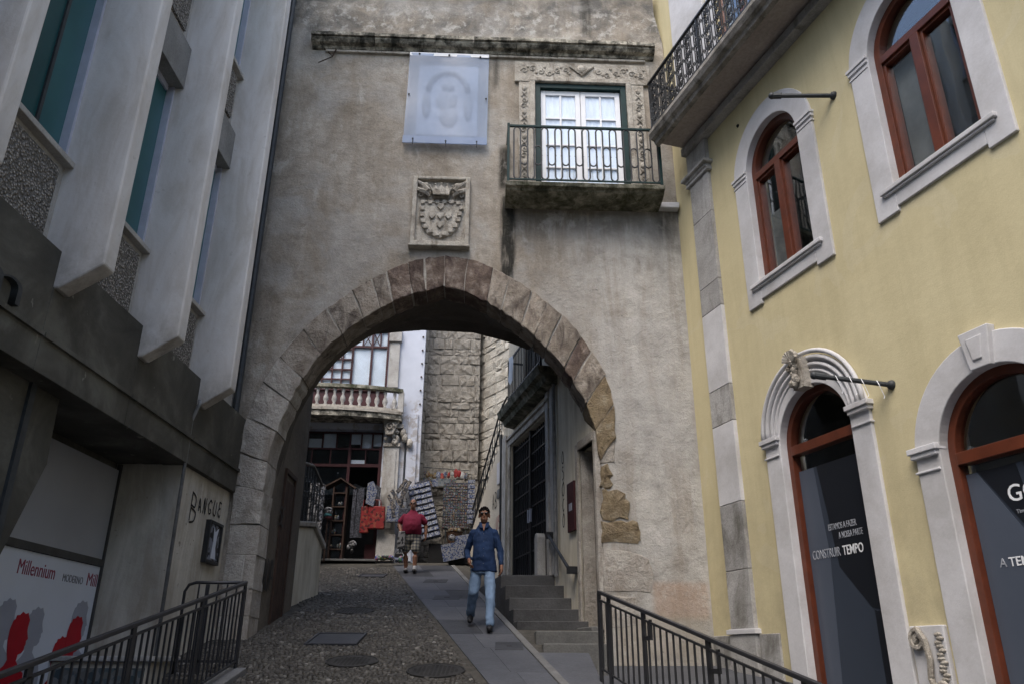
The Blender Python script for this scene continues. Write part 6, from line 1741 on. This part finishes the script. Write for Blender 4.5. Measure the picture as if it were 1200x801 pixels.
def person_blue():
    t = thing('person', 'man in navy long-sleeved shirt, pale jeans and sunglasses walking down the pavement', 'person', (-.42, 12.45, gz(12.45)), 0, None)
    # joints (viewer sees image-left = his right side)
    hipL, hipR = Vector((-.10, .01, .90)), Vector((.09, .0, .90))
    kneeL, kneeR = Vector((-.145, -.03, .52)), Vector((.115, -.16, .50))
    ankL, ankR = Vector((-.195, .28, .19)), Vector((.115, -.27, .03))
    shL, shR = Vector((-.166, .02, 1.402)), Vector((.166, .02, 1.398))
    elL, elR = Vector((-.268, .10, 1.13)), Vector((.262, .02, 1.12))
    wrL, wrR = Vector((-.215, -.11, .975)), Vector((.278, -.10, .885))
    m = MB()
    loft(m, [(0, 0, .86, .14, .10), (0, 0, .98, .165, .115), (0, -.01, 1.12, .155, .11), (0, 0, 1.28, .14, .09), (0, .01, 1.37, .11, .07), (0, .01, 1.46, .055, .05)])
    capsule(m, (0, .015, 1.47), .06, (.0, -.0, 1.58), .052)
    head(m, (0.0, -.015, 1.66), 1.06)
    for a, b, c in ((shL, elL, wrL), (shR, elR, wrR)):
        capsule(m, a, .045, b, .038); capsule(m, b, .038, c, .027)
    for a, b, c in ((hipL, kneeL, ankL), (hipR, kneeR, ankR)):
        capsule(m, a, .085, b, .055); capsule(m, b, .055, c, .036)
    hand(m, wrL + (wrL - elL).normalized() * .02, Vector((.1, -.5, -.75)), (1, .1, 0), 1.0, .5, 1)
    hand(m, wrR + (wrR - elR).normalized() * .02, Vector((-.05, -.15, -1)), (-1, 0, 0), 1.0, .45, -1)
    for a, dr in ((ankL, -.10), (ankR, .06)):
        capsule(m, a + Vector((0, .02, -.05)), .035, a + Vector((0, -.14, -.055 + dr * .2)), .03)
    remesh(m, 'body', 'skin', t, .0075, smooth_it=1)
    s = MB()
    loft(s, [(.01, 0, .81, .200, .142), (.005, 0, .90, .192, .142), (0, -.015, 1.02, .172, .145), (0, -.015, 1.14, .166, .14), (0, 0, 1.30, .176, .13), (0, .01, 1.395, .170, .112), (0, .015, 1.445, .142, .097), (0, .015, 1.485, .102, .083), (0, .015, 1.53, .066, .068)])
    for a, b, c in ((shL, elL, wrL), (shR, elR, wrR)):
        capsule(s, a, .064, b, .054); capsule(s, b, .054, b.lerp(c, .84), .044)
    sh = remesh(s, 'shirt', 'navy', t, .012, .019, 8, 1, 3)
    c = MB()
    for sg in (-1, 1):
        c.add([(sg * .004, -.108, 1.455), (sg * .03, -.088, 1.535), (sg * .064, -.03, 1.558), (sg * .088, -.065, 1.505), (sg * .05, -.112, 1.46)], [(0, 1, 2, 3, 4)])
    c.tube([(-.045, -.05, 1.535), (-.068, .01, 1.555), (-.035, .068, 1.57), (.035, .068, 1.57), (.068, .01, 1.555), (.045, -.05, 1.535)], .013, 6)
    MB().add([(0, -.124, 1.41), (-.03, -.105, 1.52), (.03, -.105, 1.52)], [(0, 1, 2)]).build('open_neck', 'skin', sh)
    c.build('collar', 'navy', sh, smooth=True)
    bt = MB().ball((0, 0, 0), .006, 6, 4).build('button', 'print_grey', sh); bt.location = (0, -.155, 1.36)
    for k in range(1, 5): clone(bt, sh, (.003, -.158 - .002 * k, 1.36 - .11 * k))
    j = MB()
    loft(j, [(0, 0, .78, .165, .125), (0, 0, .88, .178, .13), (0, 0, .96, .175, .125)])
    for a, b, c_ in ((hipL, kneeL, ankL), (hipR, kneeR, ankR)):
        capsule(j, a + Vector((0, 0, -.02)), .096, b, .076); capsule(j, b, .076, c_ + Vector((0, 0, .03)), .066)
    remesh(j, 'jeans', 'jeans', t, .012, .017, 9, 1, 7)
    for a, sgn in ((ankL, .03), (ankR, 0.0)):
        q = MB(); capsule(q, a + Vector((0, .035, -.045)), .045, a + Vector((0, -.06, -.035)), .05); capsule(q, a + Vector((0, -.06, -.045)), .045, a + Vector((0, -.165, -.05 - sgn)), .038)
        remesh(q, 'shoe', 'shoe', t, .01, 0)
    h = MB()
    h.ball((0, .012, 1.715), (.088, .107, .086), 16, 10)
    for k in range(60):
        a = R.uniform(0, 2 * pi); e = R.uniform(.15, 1.3)
        h.ball((.084 * cos(a) * cos(e), .012 + .10 * sin(a) * cos(e), 1.715 + .082 * sin(e)), .014, 5, 4)
    h.v = [(x, y, max(z, 1.692 + (0.02 if y < -.03 else -.05 * min(1, max(0, (y + .03) / .08))))) for x, y, z in h.v]
    h.build('hair', 'hair', t, smooth=True)
    g = MB()
    for sg in (-1, 1): g.ball((sg * .034, -.110, 1.683), (.028, .009, .019), 10, 6)
    g.tube([(-.085, 0, 1.69), (-.066, -.092, 1.692), (0, -.116, 1.69), (.066, -.092, 1.692), (.085, 0, 1.69)], .005, 5)
    g.build('sunglasses', 'lens', t, smooth=True)
    return t
def person_red():
    t = thing('person', 'heavy-set man in crimson polo shirt and checked shorts standing by the souvenir racks', 'person', (-2.42, 19.55, gz(19.5)), 0)
    hipL, hipR = Vector((-.12, 0, .88)), Vector((.12, 0, .88))
    knL, knR = Vector((-.13, -.02, .49)), Vector((.11, -.06, .49))
    anL, anR = Vector((-.10, .02, .09)), Vector((.12, -.10, .085))
    shL, shR = Vector((-.20, .02, 1.42)), Vector((.20, .02, 1.42))
    elL, elR = Vector((-.32, .05, 1.15)), Vector((.33, .06, 1.14))
    wrL, wrR = Vector((-.25, -.10, .96)), Vector((.34, .0, .88))
    m = MB()
    loft(m, [(0, 0, .84, .17, .13), (0, -.02, .98, .20, .17), (0, -.04, 1.12, .20, .18), (0, -.01, 1.27, .19, .14), (0, .01, 1.37, .15, .09), (0, .01, 1.46, .08, .07)])
    capsule(m, (0, .015, 1.46), .07, (0, -.01, 1.57), .062)
    head(m, (0, -.02, 1.64), 1.02)
    for a, b, c in ((shL, elL, wrL), (shR, elR, wrR)):
        capsule(m, a + Vector((0, 0, -.09)), .046, b, .048); capsule(m, b, .048, c, .034)
    for a, b, c in ((hipL, knL, anL), (hipR, knR, anR)):
        capsule(m, a, .1, b, .064); capsule(m, b.lerp(c, .3), .064, c, .04)
    hand(m, wrL, Vector((.15, -.4, -.8)), (1, .1, 0), 1.05, .9, 1); hand(m, wrR, Vector((0, -.1, -1)), (-1, 0, 0), 1.05, .5, -1)
    remesh(m, 'body', 'skin', t, .009, smooth_it=1)
    s = MB()
    loft(s, [(0, -.01, .90, .225, .175), (0, -.03, 1.0, .24, .20), (0, -.045, 1.12, .235, .205), (0, -.02, 1.27, .222, .172), (0, .01, 1.36, .20, .135), (0, .015, 1.41, .155, .11), (0, .015, 1.455, .11, .09), (0, .015, 1.50, .078, .078)])
    for a, b in ((shL, elL), (shR, elR)): capsule(s, a + Vector((0, 0, -.07)) * 1.0, .07, a.lerp(b, .72), .076)
    remesh(s, 'polo_shirt', 'crimson', t, .015, .012, 8, 2, 5)
    j = MB(); loft(j, [(0, 0, .74, .20, .15), (0, 0, .86, .22, .165), (0, 0, .95, .22, .17)])
    for a, b in ((hipL, knL), (hipR, knR)): capsule(j, a, .125, a.lerp(b, .8), .115)
    remesh(j, 'shorts', 'plaid', t, .015, .010, 8, 2, 2)
    for a in (anL, anR):
        q = MB(); capsule(q, a + Vector((0, 0, .06)), .046, a, .046); remesh(q, 'sock', 'sock', t, .012)
        q = MB(); capsule(q, a + Vector((0, .04, -.04)), .05, a + Vector((0, -.16, -.05)), .043); remesh(q, 'shoe', 'shoe', t, .012)
    h = MB(); h.ball((0, .012, 1.685), (.085, .102, .08), 14, 10)
    h.v = [(x, y, max(z, 1.70 if y < -.03 else 1.62)) for x, y, z in h.v]; h.build('hair', 'hair_grey', t, smooth=True)
    g = MB()
    for sg in (-1, 1): g.ball((sg * .034, -.112, 1.66), (.026, .006, .018), 8, 6)
    g.tube([(-.078, 0, 1.67), (-.064, -.095, 1.67), (0, -.118, 1.665), (.064, -.095, 1.67), (.078, 0, 1.67)], .004, 5)
    g.build('glasses', 'lens', t, smooth=True)
    b = MB()
    c = thing('held_cloth', 'black and white patterned cloth bag held by the man in the crimson polo', 'cloth bag', (-2.66, 19.42, gz(19.5) + .55))
    MB().prism([(-.10, 0), (.12, -.02), (.10, .42), (-.06, .42)], -.07, .02).jitter(.02, 8).build('cloth', 'black_marks_white', c, bevel=.02)
    return t
person_blue()
person_red()
# drop data left unused by cut-off helpers
for o in list(bpy.data.objects):
    if o.name.startswith('tmp'): bpy.data.objects.remove(o)

# ================================================================== HOUSE ACROSS THE STREET (behind the viewer, shades the foot of the lane)
op = thing('house_across_street', 'plain cream house across the street behind the viewer, mirrored in the windows', 'house', (0, -9, 0), 180)
hl = []
for r_ in range(4):
    for c in range(9): hl.append(hole_rect(-13 + 3 * c, -11.7 + 3 * c, 1.2 + 3.3 * r_, 3.3 + 3.3 * r_))
MB().holes([(-15, 0), (-15, 13.5), (15, 13.5), (15, 0)], hl, 0, .4).build('wall', 'stair_wall', op)
MB().box(-15, 15, .41, 8, 0, 13.5).build('core', 'dark_room', op)
